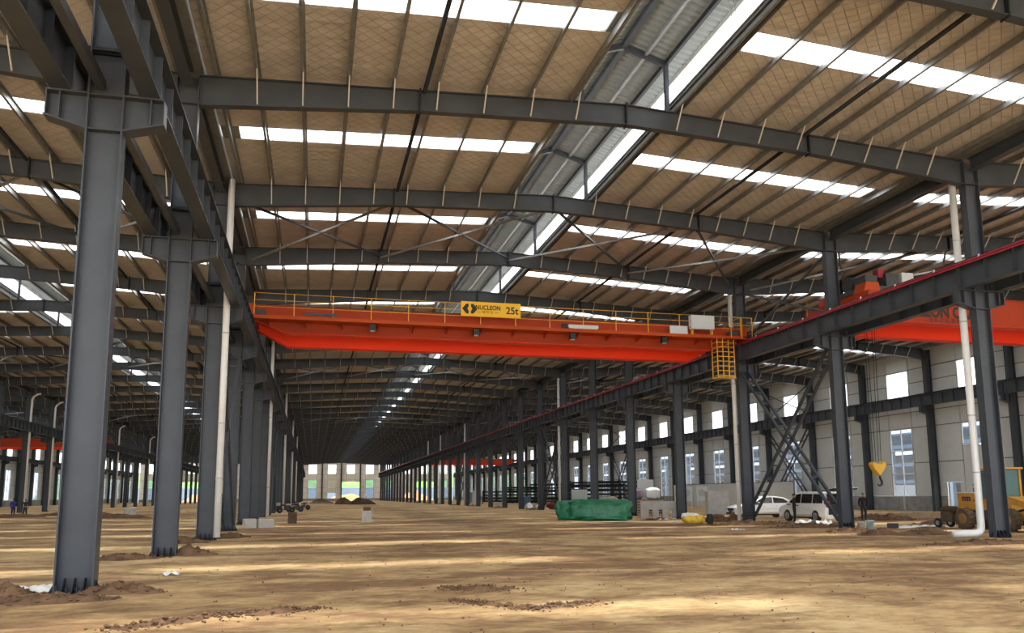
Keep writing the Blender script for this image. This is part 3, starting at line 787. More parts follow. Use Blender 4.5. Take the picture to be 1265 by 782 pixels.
for x in (2.79, 8.34, 13.83, 19.37):
    l = MB().box((-.16, -.14, 10.28), (.16, .14, 10.62)).build('floodlight', 'black', cr, (x - 10.53, -.75, 0))
    MB().box((-.12, -.12, 10.262), (.12, .12, 10.28)).build('lens', 'plastic_white', l); MB().box((-.02, -.02, 10.62), (.02, .02, 10.70)).build('bracket', 'black', l)
o = MB().box((10.5, -1.0, 11.17), (11.95, -.62, 11.98)).build('control_cabinet', 'cabinet_grey', cr)
MB().box((10.55, -1.012, 11.22), (11.9, -1.0, 11.93)).build('cabinet_door', 'cabinet_grey', o)
for x in (10.6, 11.85): MB().box((x - .04, -.9, 10.74), (x + .04, -.7, 11.17)).build('cabinet_leg', 'yellow', o)
MB().box((9.1, -1.05, 10.83), (10.2, -1.022, 11.28)).build('white_plate', 'cabinet_grey', cr)
bb = MB().box((2.95, -1.18, 10.86), (4.7, -1.03, 11.04)).build('lamp_box', 'cabinet_grey', cr); MB().box((3.0, -1.16, 10.835), (4.65, -1.05, 10.86)).build('lamp_tube', 'plastic_white', bb)
MB().box((2.62, -1.12, 10.86), (2.93, -1.0, 11.1)).build('lamp_driver', 'black', cr)
MB().box((-11.2, -1.06, 10.9), (-9.6, -1.02, 11.05)).build('cable_duct', 'dark_machine', cr)
# access ladder cage
lg = MB()
for x in (0, .36, .72, 1.08):
    lg.cbox((x, -.92, 9.55), (.045, .045, 2.3))
for x in (0, 1.08): lg.cbox((x, -.30, 9.55), (.045, .045, 2.3))
la = lg.build('ladder_cage', 'yellow', cr, (12.1, 0, 0))
me = MB().box((0, -.94, -.02), (1.08, -.90, .02)).box((-.02, -.92, -.02), (.02, -.30, .02)).box((1.06, -.92, -.02), (1.10, -.30, .02)).mesh('rung', 'yellow')
for i in range(8): inst(me, 'rung', la, (0, 0, 8.5 + i * .28))
MB().box((-.05, -.96, 8.36), (1.13, -.26, 8.42)).build('ladder_floor', 'yellow', la)
# end platform with rails
pf = MB().box((12.6, -1.25, 10.62), (14.3, -.1, 10.68)).build('end_platform', 'orange', cr)
for x in (12.9, 13.6, 14.25): MB().cbox((x, -1.2, 11.3), (.035, .035, 1.25)).build('post', 'yellow', pf)
MB().tube([(12.9, -1.2, 11.92), (14.25, -1.2, 11.92)], .02, 6).tube([(12.9, -1.2, 11.45), (14.25, -1.2, 11.45)], .02, 6).build('handrail', 'yellow', pf)
# sign
sg_ = MB().box((-1.66, -.012, -.40), (1.66, .012, .40)).build('sign_board', 'sign_yellow', cr, (7.45 + 1.67 - 10.53, -1.03, 11.68))
def letters(txt, size, x, z, parent, y=-.016, bold=0.0, mt='black_print', name='lettering', sx=1.0):
    me = text_mesh(txt, size, .003, bold); me.materials.clear(); me.materials.append(MATS[mt])
    o = inst(me, name, parent, (x, y, z)); o.rotation_euler = (math.pi / 2, 0, 0); o.scale = (sx, 1, 1); return o
letters('NUCLEON', .34, -.17, .085, sg_, bold=.009, sx=.86)
letters('25t', .55, 1.17, -.03, sg_, bold=.012, sx=.95)
letters('纽 科 伦', .17, -.19, -.16, sg_)
MB().box((-.80, -.018, -.17), (-.55, -.013, -.155)).build('rule', 'black_print', sg_); MB().box((.17, -.018, -.17), (.42, -.013, -.155)).build('rule', 'black_print', sg_)
for s2 in (1, -1):
    pl = [(.06 * s2, .27), (.20 * s2, .27), (.42 * s2, 0), (.20 * s2, -.27), (.06 * s2, -.27), (.06 * s2, -.13), (.14 * s2, 0), (.06 * s2, .13)]
    pl = [(x - 1.18, z) for x, z in pl]
    MB().prism(pl if s2 < 0 else pl[::-1], 'y', -.018, -.012).build('emblem', 'black_print', sg_)
# crane in the hall with the cars
HR = XR + W / 2
c2 = crane(HR, 33.2, 'orange bridge crane with a dark trolley and hanging yellow hook block')
letters('NUCLEON CRANE', .80, 30.75 - HR, 10.72, c2, y=-.012, bold=.035, sx=.90)
letters('纽 科 伦 起 重 机', .26, 30.9 - HR, 10.30, c2, y=-.006)
tr = MB().box((-1.3, .1, 11.72), (1.3, 3.3, 11.95)).build('trolley_frame', 'dark_machine', c2, (27.75 - HR, 0, 0))
MB().lathe([(.42, -1.0), (.42, 1.0)], (0, 1.9, 12.4), 'x', 18).build('rope_drum', 'dark_machine', tr, smooth=False)
MB().box((-1.1, .35, 11.95), (-.4, 1.2, 12.55)).build('hoist_motor', 'dark_machine', tr)
MB().box((-.2, .5, 12.5), (.15, .9, 12.95)).build('limit_switch', 'red_bar', tr)
MB().box((.1, .3, 11.95), (.8, 1.1, 12.7)).build('gearbox', 'dark_machine', tr)
MB().box((.95, .2, 11.95), (1.65, .8, 12.75)).build('vent_box', 'cabinet_grey', tr)
MB().box((-1.3, 2.6, 11.95), (-.7, 3.2, 12.5)).build('resistor_box', 'dark_machine', tr)
b = MB()
for dx in (-.16, .16):
    for dy in (-.1, .1): b.tube([(27.72 - HR + dx, 1.75 + dy, 3.25), (27.8 - HR + dx * 1.6, 1.75 + dy, 11.8)], .014, 6)
b.build('hoist_rope', 'steel_dark', c2)
hk = MB().prism([(-.42, 3.10), (-.30, 3.24), (-.08, 3.10), (0, 3.16), (.08, 3.10), (.30, 3.24), (.42, 3.10), (.30, 2.86), (0, 2.52), (-.30, 2.86)][::-1], 'y', -.18, .18).build('hook_block', 'yellow', c2, (27.72 - HR, 1.75, 0))
bevel(hk, .03)
MB().tube([(.10, 0, 2.6), (.12, 0, 2.38), (.20, 0, 2.25), (.18, 0, 2.08), (.05, 0, 2.02), (-.06, 0, 2.10)], [.05, .055, .06, .06, .05, .03], 8).build('hook', 'black', hk, smooth=True)
# motor hoods and railing at the near end of this crane
for yy in (-.3, 2.6): MB().prism([(-13.9, 11.42), (-12.9, 11.42), (-13.0, 12.0), (-13.7, 12.0)], 'y', yy, yy + .8).build('buffer_stop', 'orange_light', c2)
MB().tube([(-14.2, 3.9, 10.9), (-14.2, 3.9, 12.0), (-13.3, 3.9, 12.0), (-13.3, 3.9, 10.9)], .02, 6).build('handrail', 'yellow', c2)
crane(HR, 214, 'orange bridge crane far down the hall of the cars')
crane(XLL - W / 2, 148, 'orange bridge crane in the hall behind the two workers')

# ------------------------------------------------------------------ soil heaps
hx0 = dict(cat='dirt mound')
def mp(name, label, u, v, rx, ry, h, **kw):
    p = G(u, v); return mound(name, label, p.x, p.y, rx, ry, h, **kw)
mp('dirt_mound', 'crumbly brown soil heap right of the sheet-footed column', 150, 731, .75, .34, .20, seed=1, n=40, lump=.8)
mp('dirt_mound', 'long brown soil bank in front of the sheet-footed column', 55, 742, 1.15, .42, .13, seed=2, n=40, lump=.8)
mp('dirt_mound', 'brown soil heap touching the white plastic sheet', 8, 733, .45, .35, .20, seed=3, n=34, lump=.8)
mp('dirt_mound', 'flat brown soil bank left of the splashed column', 158, 690, 1.1, .55, .16, seed=4, n=36, lump=.8)
mp('dirt_mound', 'brown soil heap right of the splashed column', 232, 685, .85, .45, .24, seed=5, n=36, lump=.8)
mp('dirt_mound', 'brown soil heap at the foot of the downpipe by the laced bracing', 278, 664, 1.0, .8, .20, seed=6, n=34, lump=.8)
mp('dirt_mound', 'brown soil heap between splashed column and downpipe column', 228, 670, .9, .6, .2, seed=66, n=34, lump=.8)
for i, (u, v, rx, ry, h, w2) in enumerate([(1215, 672, 2.6, .55, .14, 'below the white pipe elbow'), (1143, 660, 1.6, .7, .22, 'before the plank pile'), (1085, 660, 1.1, .6, .24, 'beside the two pails'),
        (1050, 657, 1.3, .6, .22, 'round the column before the van'), (1000, 651, 2.3, .6, .20, 'before the white plastic sheets'), (930, 648, 2.6, .6, .22, 'before the white sedan'), (886, 644, .95, .7, .44, 'beside the yellow sack'),
        (906, 644, .75, .6, .38, 'at the nose of the white sedan'), (814, 642, 1.7, .6, .16, 'before the slotted concrete block'), (1090, 642, 2.6, 1.0, .38, 'behind the man with grey hair'), (1180, 646, 2.5, 1.0, .2, 'under the towed cart')]):
    mp('dirt_mound', 'low brown soil bank ' + w2, u, v, rx, ry, h, seed=10 + i, n=34, lump=.9)
for i, (u, v, rx, h, w2) in enumerate([(396, 622, 3.4, 1.05, 'broad dark soil heap before the far end wall, beside the motorcycles'), (424, 623, 2.3, 1.55, 'pointed dark soil heap before the far end wall doorway'), (447, 623, 2.9, 1.45, 'dark soil heap before the far end wall, behind the pale stub')]):
    p = G(u, v); mound('soil_heap', w2, p.x, p.y, rx, 1.9, h, 'soil_dark', seed=40 + i, n=36, lump=.35, cat='dirt heap')
for i, (u, v, rx) in enumerate([(20, 639, 3.0), (120, 637, 3.4), (150, 640, 2.6), (215, 634, 3.2), (75, 637, 2.6)]):
    mp('dirt_mound', 'low brown soil bank along the row behind the two workers', u, v, rx, 1.0, .35, seed=60 + i, n=30, group='soil banks near the workers')
for i in range(9):
    mound('dirt_mound', 'low soil ridge along the foot of the far column row under the red bar', XR - .3 + random.uniform(-.4, .2), Yk(6 + 2 * i) + 3, .8, 3.4, .22, seed=80 + i, n=26, group='soil ridges under the red bar row')

for i, (p, q, wd, ht) in enumerate(RIDGES):
    c = (p + q) / 2; ln = (q - p).length
    mound('soil_windrow', ['thin brown soil ridge in the left foreground earth', 'thin brown soil ridge continuing towards the bare floor', 'small churned soil patch on the open floor', 'small soil streak beside the churned patch', 'thin soil streak behind the churned patch'][i], c.x, c.y, ln * .56, wd * 1.1, ht * .9, ang=math.atan2(q.y - p.y, q.x - p.x), seed=70 + i, n=60, lump=1.1, cat='soil ridge')
b = CL
for (cx_, cy_, rx_, ry_, h_, an_, m_) in MOUNDS:
    if m_ != 'soil' or cy_ > 46: continue
    for _ in range(int(70 + 60 * rx_)):
        r_ = math.sqrt(random.random()) * 1.05; t_ = random.random() * 6.283; ax_, ay_ = r_ * math.cos(t_) * rx_, r_ * math.sin(t_) * ry_
        xx, yy = cx_ + ax_ * math.cos(an_) - ay_ * math.sin(an_), cy_ + ax_ * math.sin(an_) + ay_ * math.cos(an_)
        clod(xx, yy, random.choice([.012, .018, .025, .04]) * random.uniform(.7, 1.3) * (1 if cy_ < 30 else 1.5), gz(xx, yy) + h_ * max(0, 1 - r_ ** 1.5))
o = b.build('soil_clods', 'soil'); tag(o, 'loose brown soil clods and pebbles strewn over the earth floor', 'soil clods', kind='stuff')
# ------------------------------------------------------------------ loose sheets, lumps
def lump(name, mt, sx, sy, sz, e=.5, amp=.10, seed=0, n=28, freq=2.2, fold=0.0):
    b = MB(); R = n // 2
    sp = lambda c, p: math.copysign(abs(c) ** p, c)
    for j in range(R + 1):
        ph = -math.pi / 2 + math.pi * j / R
        for i in range(n):
            th = 2 * math.pi * i / n
            x = sp(math.cos(ph), e) * sp(math.cos(th), e); y = sp(math.cos(ph), e) * sp(math.sin(th), e); z = sp(math.sin(ph), e)
            k = 1 + amp * gnoise(x * freq + seed, y * freq, z * freq) + fold * math.sin(th * 9 + seed + 3 * gnoise(x, y, z + seed)) * math.cos(ph)
            b.v.append((x * sx / 2 * k, y * sy / 2 * k, max(0.0, (z * k + 1) * sz / 2)))
    b.f = [(j * n + i, j * n + (i + 1) % n, (j + 1) * n + (i + 1) % n, (j + 1) * n + i) for j in range(R) for i in range(n)]; b.m = [0] * len(b.f)
    return b.mesh(name, mt, True)
def put(me, name, u, v, label, cat, rz=0, group=None, dz=0):
    p = G(u, v); o = inst(me, name, None, (p.x, p.y, gz(p.x, p.y) - .02 + dz), rz); return tag(o, label, cat, group)
def facing(p): return math.atan2(-p.x, p.y)      # x axis across the line of sight
p = G(736, 643); rz = facing(p) - .10
t = thing('tarpaulin_heap', 'long stack of goods wrapped in crumpled green tarpaulin', 'tarpaulin', (p.x + .2, p.y + .7, gz(p.x, p.y) - .03), rz)
inst(lump('tarpaulin', 'tarp', 4.0, 1.7, 1.38, .34, .17, 3, 72, 3.4, .03), 'tarpaulin', t, (.35, 0, 0)); inst(lump('tarpaulin_end', 'tarp', 1.3, 1.6, 1.30, .55, .26, 9, 40, 2.8, .05), 'tarpaulin_end', t, (-1.95, .25, 0))
def flat_sheet(name, mt, sx, sy, h, seed, n=18):
    b = MB()
    for j in range(n + 1):
        for i in range(n + 1):
            x, y = (i / n - .5) * sx, (j / n - .5) * sy
            k = .3 * gnoise(x * .9 + seed, y * .9, 2)
            b.v.append((x * (1 + k), y * (1 - k), .012 + h * max(0, .35 + gnoise(x * 2.2 / max(sx, .5) * 2, y * 4.4 / max(sy, .5), seed) + .4 * gnoise(x * 6, y * 6, seed))))
    b.f = [(j * (n + 1) + i, j * (n + 1) + i + 1, (j + 1) * (n + 1) + i + 1, (j + 1) * (n + 1) + i) for j in range(n) for i in range(n)]; b.m = [0] * len(b.f)
    return b.mesh(name, mt, True)
put(flat_sheet('plastic_sheet', 'plastic_white', 1.1, .9, .10, 3), 'plastic_sheet', 48, 727, 'white plastic sheet half buried in soil at the column foot', 'sheet')
put(flat_sheet('plastic_sheet', 'plastic_white', .34, .30, .12, 5), 'plastic_bag', 211, 709, 'small crumpled white bag lying alone on the earth', 'bag')
put(flat_sheet('plastic_sheet', 'plastic_white', 2.0, 1.0, .38, 8), 'plastic_sheet', 1002, 648, 'crumpled white plastic sheets on the ground beside the white van', 'sheet')
put(flat_sheet('plastic_sheet', 'plastic_white', 3.0, 1.0, .12, 11), 'plastic_sheet', 1133, 651, 'strip of white plastic litter beside the black block', 'sheet')
put(flat_sheet('plastic_sheet', 'plastic_white', 2.6, 1.2, .85, 14), 'plastic_sheet', 662, 628.5, 'pale crumpled sheeting leaning beside a column behind the tarpaulin', 'sheet')
put(flat_sheet('plastic_sheet', 'plastic_white', 1.6, .5, .14, 15), 'plastic_sheet', 822, 642, 'white scrap sheet in front of the slotted concrete block', 'sheet')
put(flat_sheet('plastic_sheet', 'plastic_white', .5, .4, .10, 16), 'plastic_bag', 912, 655, 'small white scrap lying on the earth before the sedan', 'bag')
p = G(687, 629); t = thing('scrap_heap', 'heap of dark red steel scrap behind the tarpaulin', 'scrap', (p.x, p.y, 0))
for i in range(16):
    a = Vector((random.uniform(-1.1, 1.1), random.uniform(-.6, .6), random.uniform(.05, .9))); d2 = Vector((random.uniform(-1, 1), random.uniform(-1, 1), random.uniform(-.25, .25)))
    MB().beam(a - d2 * .6, a + d2 * .6, .14, .10).build('scrap_bar', 'scrap_red' if i % 3 else 'dark_machine', t)
inst(lump('scrap_core', 'scrap_red', 2.2, 1.3, .8, .8, .5, 4, 26, 3.0), 'scrap_core', t)

# ------------------------------------------------------------------ concrete blocks, crates, sacks
p = G(817, 640); rz = facing(p) + .05
pl = [(-1.35, 0), (-.78, 0), (-.78, .62), (-.52, .62), (-.52, 0), (-.08, 0), (-.08, .62), (.18, .62), (.18, 0), (.62, 0), (.62, .62), (.88, .62), (.88, 0), (1.45, 0), (1.45, 1.22), (-1.35, 1.22)]
o = bevel(MB().prism(pl, 'y', 0, .7).build('concrete_block', 'concrete', None, (p.x, p.y + .2, gz(p.x, p.y) - .02), rz), .02); tag(o, 'grey concrete block with three slots along its foot', 'concrete block')
p = G(889, 635); o = bevel(MB().box((-.95, 0, 0), (.85, 1.0, 1.95)).build('concrete_block', 'concrete', None, (p.x, p.y, gz(p.x, p.y) - .02), facing(p) + .25), .03); tag(o, 'plain tall concrete block standing behind the white sedan', 'concrete block')
p = G(453, 644.5); t = thing('concrete_stub', 'pale upright concrete stub alone in the middle of the floor', 'concrete block', (p.x, p.y, gz(p.x, p.y) - .03), facing(p))
bevel(MB().box((-.31, -.3, 0), (.31, .3, .80)).build('stub_base', 'concrete_white', t), .03); bevel(MB().box((-.24, -.24, .80), (.26, .24, 1.02)).build('soil_cap', 'soil', t), .05)
p = G(361, 646); o = bevel(MB().box((-.26, -.25, 0), (.26, .25, .74)).build('concrete_stub', 'mud', None, (p.x, p.y, gz(p.x, p.y) - .03), facing(p) - .1), .02); tag(o, 'mud-brown upright stub in front of the motorcycles', 'concrete block')
for (u, v, w2, h2, l) in [(309, 652.5, .62, .52, 'squarish pale concrete block at a column foot, beside a longer one'), (329, 652, .85, .48, 'longer pale concrete block lying beside a squarish one')]:
    p = G(u, v); o = bevel(MB().box((-w2 / 2, 0, 0), (w2 / 2, .55, h2)).build('concrete_block', 'concrete_white', None, (p.x, p.y, gz(p.x, p.y) - .02), facing(p) + .2), .02); tag(o, l, 'concrete block')
p = G(160, 637); o = bevel(MB().box((-.5, -.4, 0), (.5, .4, .75)).build('concrete_block', 'concrete_white', None, (p.x, p.y, 0), .3), .03); tag(o, 'grey box-like block on a soil bank beyond the splashed column', 'concrete block')
# sacks on a crate behind the slotted block
p = G(802, 634.5); t = thing('wooden_crate', 'dark slatted crate behind the slotted concrete block', 'crate', (p.x, p.y, 0), facing(p))
MB().box((-1.25, 0, 0), (1.25, 1.1, 1.25)).build('crate_body', 'dark_machine', t)
for i in range(5): MB().box((-1.27, -.03, .08 + i * .24), (1.27, 0, .24 + i * .24)).build('slat', 'wood', t)
for (dx, dz, sx, sz, mt, l) in [(-1.0, 1.24, 1.0, .95, 'sack_purple', 'mottled purple sack on the dark crate'), (.35, 1.24, 1.25, 1.0, 'plastic_white', 'bulging white bag on the dark crate')]:
    q = Matrix.Rotation(facing(p), 3, 'Z') @ Vector((dx, .55, 0)); o = inst(lump('sack', mt, sx, .9, sz, .7, .3, 5 + dx, 26, 2.2, .04), 'sack', None, (p.x + q.x, p.y + q.y, dz), facing(p)); tag(o, l, 'sack')
q = Matrix.Rotation(facing(p), 3, 'Z') @ Vector((-.15, 2.4, 0)); o = bevel(MB().box((-.85, 0, 0), (.6, .9, 3.0)).build('grey_cabinet', 'cabinet_grey', None, (p.x + q.x, p.y + q.y, 0), facing(p)), .02); tag(o, 'tall light grey cabinet behind the white bag', 'cabinet')
for (u, v, sx, sz, l) in [(752, 633, 2.4, 1.5, 'big beige sack heap right behind the tarpaulin'), (775, 634, 1.8, 1.3, 'beige sack beside the column by the tarpaulin')]:
    put(lump('sack', 'sack', sx, 1.3, sz, .75, .35, u, 30, 2.0, .03), 'sack', u, v, l, 'sack')
# wrapped pallet
p = G(716, 628); t = thing('wrapped_pallet', 'pallet of goods wrapped in translucent film behind the tarpaulin', 'pallet', (p.x, p.y, 0), facing(p))
MB().box((-.95, 0, .14), (.95, 1.2, 2.25)).build('goods', 'cabinet_grey', t)
MB().box((-1.0, -.05, .12), (1.0, 1.25, 2.32)).build('film', 'wrap_film', t)
for x in (-.8, 0, .8): MB().box((x - .1, 0, 0), (x + .1, 1.2, .12)).build('pallet_foot', 'wood', t)
# white framed machine units
for i, (u, l) in enumerate([(849, 'pale machine unit on a leg frame, beside the column with the sack'), (868, 'pale machine unit with round fan on a leg frame, before the tall plain concrete block')]):
    p = G(u, 629.5); t = thing('machine_unit', l, 'machine', (p.x, p.y, 0), facing(p))
    MB().box((-.55, 0, 1.05), (.55, .9, 2.5)).build('housing', 'cabinet_grey', t)
    MB().lathe([(.36, -.03), (.40, -.03), (.40, 0), (.36, 0)], (0, 0, 1.8), 'y', 20).build('fan_ring', 'pvc_ring', t)
    for x in (-.5, .5):
        for y in (.05, .85): MB().box((x - .04, y - .04, 0), (x + .04, y + .04, 1.05)).build('leg', 'cabinet_grey', t)
    MB().box((-.6, -.02, .95), (.6, .92, 1.05)).build('frame', 'cabinet_grey', t)
# yellow sack
p = G(857, 646.5); t = thing('yellow_sack', 'yellow and white sack lying on the soil beside a dark can', 'sack', (p.x, p.y, gz(p.x, p.y)), facing(p))
inst(lump('sack_body', 'yellow_sack', 1.25, .7, .52, .7, .25, 3, 28), 'sack_body', t); inst(lump('sack_mouth', 'plastic_white', 1.0, .55, .34, .7, .3, 6, 24), 'sack_mouth', t, (-.18, 0, .28))
o = MB().lathe([(.16, 0), (.18, .1), (.18, .5), (.15, .56), (.06, .58)], n=14).build('oil_can', 'black', None, (p.x + .80, p.y - .45, gz(p.x, p.y))); tag(o, 'black round can beside the yellow sack', 'can')
# pails
for (u, v, l, mt) in [(1064.5, 655, 'grey-white pail standing beside the column before the van', 'concrete_white'), (1075, 653, 'pale blue pail beside the grey-white pail', 'blue_pail')]:
    p = G(u, v); t = thing('pail', l, 'bucket', (p.x, p.y, gz(p.x, p.y)))
    MB().lathe([(.14, 0), (.19, .38), (.20, .38), (.20, .41), (.17, .41), (.12, .04)], n=16).build('body', mt, t, smooth=True)
    MB().tube([(-.2, 0, .38), (-.15, 0, .52), (0, 0, .58), (.15, 0, .52), (.2, 0, .38)], .008, 6).build('handle', 'black', t)
o = bevel(MB().box((-.25, -.15, 0), (.25, .15, .22)).build('block', 'black', None, tuple(G(1103, 652)), facing(G(1103, 652))), .01); tag(o, 'small black block at the end of the white litter strip', 'block')
# planks by the wall
for i in range(9):
    p = G(1125 + (i % 3) * 16, 640.5 - (i // 3) * 2.2)
    o = MB().box((-1.6, -.12, 0), (1.6, .12, .05)).build('plank', 'wood', None, (p.x, p.y, .05 + .056 * (i % 3)), facing(p) + random.uniform(-.12, .12)); tag(o, 'weathered plank in the loose pile between hook and loader', 'plank', 'planks near the loader')
# stacked dark steelwork in the hall of the cars
def steel_stack(x, y, ln, lv, label, rz=0):
    t = thing('steel_stack', label, 'steel stack', (x, y, 0), rz, 'dark steelwork stacks')
    for i in range(3): 
        for yy in (0, 1.5): MB().box((-ln / 2 + i * ln / 2 - .08, yy - .08, 0), (-ln / 2 + i * ln / 2 + .08, yy + .08, lv * .62 + .2)).build('support', 'dark_machine', t)
    for l in range(lv):
        for yy in (0, .75, 1.5): 
            b = MB(); z = .35 + l * .62; b.box((-ln / 2, yy - .12, z), (ln / 2, yy + .12, z + .02)); b.box((-ln / 2, yy - .12, z + .26), (ln / 2, yy + .12, z + .28)); b.box((-ln / 2, yy - .01, z), (ln / 2, yy + .01, z + .28)); b.build('beam', 'steel_dark', t)
for (x, y, ln, lv) in [(37.5, 104, 8, 5), (45, 114, 7, 6), (36, 115, 7, 4), (44, 122, 8, 6), (35, 132, 7, 5), (43, 143, 8, 6), (36, 158, 6, 4), (44, 170, 8, 5)]:
    steel_stack(x, y, ln, lv, 'rack of dark steel beams stored in the hall behind the tarpaulin', -.25)
for i, (x, y, w2, h2, mt, l) in enumerate([(33, 125, 1.8, 1.5, 'out_blue', 'dull blue steel box deep in the hall of the cars'), (30, 150, 1.4, 2.6, 'cabinet_grey', 'tall pale cabinet deep in the hall of the cars'), (34, 175, 3.2, 2.4, 'out_steel', 'blue-grey container deep in the hall of the cars'),
        (31, 104, 2.2, .6, 'wood', 'low timber pile deep in the hall of the cars'), (32, 140, 2.0, .5, 'concrete_white', 'low pale slab pile deep in the hall of the cars')]):
    o = bevel(MB().box((-w2 / 2, -.6, 0), (w2 / 2, .6, h2)).build('storage_box' if h2 > 1 else 'material_pile', mt, None, (x, y, -.02), -.2), .03); tag(o, l, 'box' if h2 > 1 else 'pile')
# pale hoarding in front of the window wall
t = thing('site_hoarding', 'pale panel hoarding standing before the window wall behind the machine units', 'hoarding', (52.3, 80, 0))
for i in range(14): MB().box((-.03, i * 2.2 + .03, .02), (.03, i * 2.2 + 2.17, 3.0)).build('panel', 'panel', t)
for i in range(15): MB().box((.03, i * 2.2 - .05, 0), (.12, i * 2.2 + .05, 3.05)).build('post', 'girt', t)
MB().box((-.05, 0, 3.0), (.05, 30.8, 3.06)).build('top_rail', 'steel_dark', t)

# ------------------------------------------------------------------ cars
def wheel(t, x, y, r, w, sg, name='wheel', rim='rim'):
    o = MB().lathe([(r * .62, -w / 2), (r * .93, -w / 2), (r, -w / 2 + .03), (r, w / 2 - .03), (r * .93, w / 2), (r * .62, w / 2)], (0, 0, 0), 'y', 26).build(name, 'tyre', t, (x, y, r), smooth=False)
    MB().lathe([(r * .10, -.02), (r * .64, -.01), (r * .64, .02)], (0, sg * w * .5, 0), 'y', 20).build('rim', rim, o)
    b = MB()
    for i in range(5):
        a = 2 * math.pi * i / 5; b.beam((0, sg * (w * .5 + .02), 0), (r * .6 * math.cos(a), sg * (w * .5 + .02), r * .6 * math.sin(a)), .05, .05, (0, 1, 0))
    b.build('spokes', rim, o)
    return o
def arch(cx, r, n=9): return [(cx + r * math.cos(math.pi * i / n), .30 + r * math.sin(math.pi * i / n)) for i in range(n + 1)]   # right to left
def car(name, label, loc, rz, L, wd, prof, gh, wb, rw, roof, open_hatch=False, van=False):
    """x forward, side profile prof (lower body, clockwise over the top from the rear), gh = greenhouse (belt, roof) polygon"""
    t = thing(name, label, 'car', loc, rz)
    body = [(-L / 2, .24)] + prof + [(L / 2, .24)]
    low = [(L / 2 - .05, .22)] + arch(wb[0], rw + .05) + arch(wb[1], rw + .05) + [(-L / 2 + .05, .22)]
    poly = body + low
    b = MB(); n = len(poly); ys = [-wd / 2 + .06, -wd / 2, wd / 2, wd / 2 - .06]
    # shell: sides slightly barrelled
    for j, (y, k) in enumerate(((-wd / 2, 1.0), (wd / 2, 1.0))):
        b.v += [(px, y * (.93 if pz < .32 else .96 if pz > .8 else 1.0), pz) for px, pz in poly]
    b.f = [tuple(range(n)), tuple(range(2 * n - 1, n - 1, -1))] + [(i, i + n, (i + 1) % n + n, (i + 1) % n) for i in range(n)]; b.m = [0] * len(b.f)
    bd = bevel(b.build('body', 'car_white', t), .035, 3)
    # greenhouse: bottom at belt, roof narrower
    g = MB(); m = len(gh)
    zb = min(z for x, z in gh); zt = max(z for x, z in gh)
    wf = lambda z: wd / 2 * (.95 - .16 * (z - zb) / (zt - zb))
    for s2 in (-1, 1): g.v += [(px, s2 * wf(pz), pz) for px, pz in gh]
    g.f = [tuple(range(m)), tuple(range(2 * m - 1, m - 1, -1))] + [(i, i + m, (i + 1) % m + m, (i + 1) % m) for i in range(m)]; g.m = [0] * len(g.f)
    bevel(g.build('cabin', 'car_white', t), .04, 3)
    # side glass
    for s2 in (-1, 1):
        for (pa, pb, pc, pd) in roof['side']:
            pts = [pa, pb, pc, pd]; q = MB(); off = .012
            vs = [(px, s2 * (wf(pz) + off), pz) for px, pz in pts] + [(px, s2 * (wf(pz) - .02), pz) for px, pz in pts]
            q.add(vs, [(0, 1, 2, 3), (7, 6, 5, 4), (0, 4, 5, 1), (1, 5, 6, 2), (2, 6, 7, 3), (3, 7, 4, 0)]); q.build('side_window', 'car_glass', t)
    for nm, ((xa, za), (xb, zb2)) in roof['screens'].items():
        q = MB(); dx = .02 if xa > 0 or nm == 'windscreen' else -.02
        q.add([(xa + dx, -wf(za) + .12, za), (xa + dx, wf(za) - .12, za), (xb + dx, wf(zb2) - .10, zb2), (xb + dx, -wf(zb2) + .10, zb2),
               (xa, -wf(za) + .12, za), (xa, wf(za) - .12, za), (xb, wf(zb2) - .10, zb2), (xb, -wf(zb2) + .10, zb2)],
              [(0, 1, 2, 3), (7, 6, 5, 4), (0, 4, 5, 1), (1, 5, 6, 2), (2, 6, 7, 3), (3, 7, 4, 0)]); q.build(nm, 'car_glass', t)
    for x in wb:
        for s2 in (-1, 1): wheel(t, x, s2 * (wd / 2 - .11), rw, .20, s2)
    for s2 in (-1, 1):
        bevel(MB().cbox((L / 2 - .12, s2 * (wd / 2 - .26), .68), (.26, .38, .14)).build('headlight', 'lamp_glass', t), .03)
        bevel(MB().cbox((-L / 2 + .06, s2 * (wd / 2 - .20), .86 if not van else 1.0), (.16, .32, .16 if not van else .40)).build('tail_light', 'tail_red', t), .03)
        bevel(MB().cbox((roof['mirror'], s2 * (wd / 2 + .08), roof['mz']), (.14, .20, .14)).build('mirror', 'car_white', t), .03)
        MB().cbox((roof['mirror'], s2 * (wd / 2 + .08), roof['mz'] - .09), (.12, .18, .04)).build('mirror_base', 'black', t)
        for x in roof['handles']: MB().cbox((x, s2 * (wd / 2 + .005), .80), (.16, .03, .03)).build('door_handle', 'rim', t)
        MB().box((wb[1] + rw, s2 * wd / 2 * .94 - .03, .20), (wb[0] - rw, s2 * wd / 2 * .94 + .03, .28)).build('sill', 'black', t)
    MB().cbox((L / 2 - .02, 0, .60), (.08, .9, .16)).build('grille', 'black', t)
    MB().cbox((L / 2 - .0, 0, .33), (.08, 1.25, .14)).build('air_intake', 'black', t)
    MB().cbox((L / 2 + .035, 0, .46), (.02, .44, .14)).build('number_plate', 'plate_blue', t)
    return t
sp = [(-2.30, .55), (-2.28, .92), (-2.05, 1.00), (-1.5, 1.0), (.95, .96), (1.55, .90), (2.05, .78), (2.28, .62)]
sg2 = [(-1.95, .96), (-1.15, 1.34), (-.55, 1.44), (.05, 1.45), (.45, 1.38), (1.20, .95)]
p0 = G(938, 641.5)
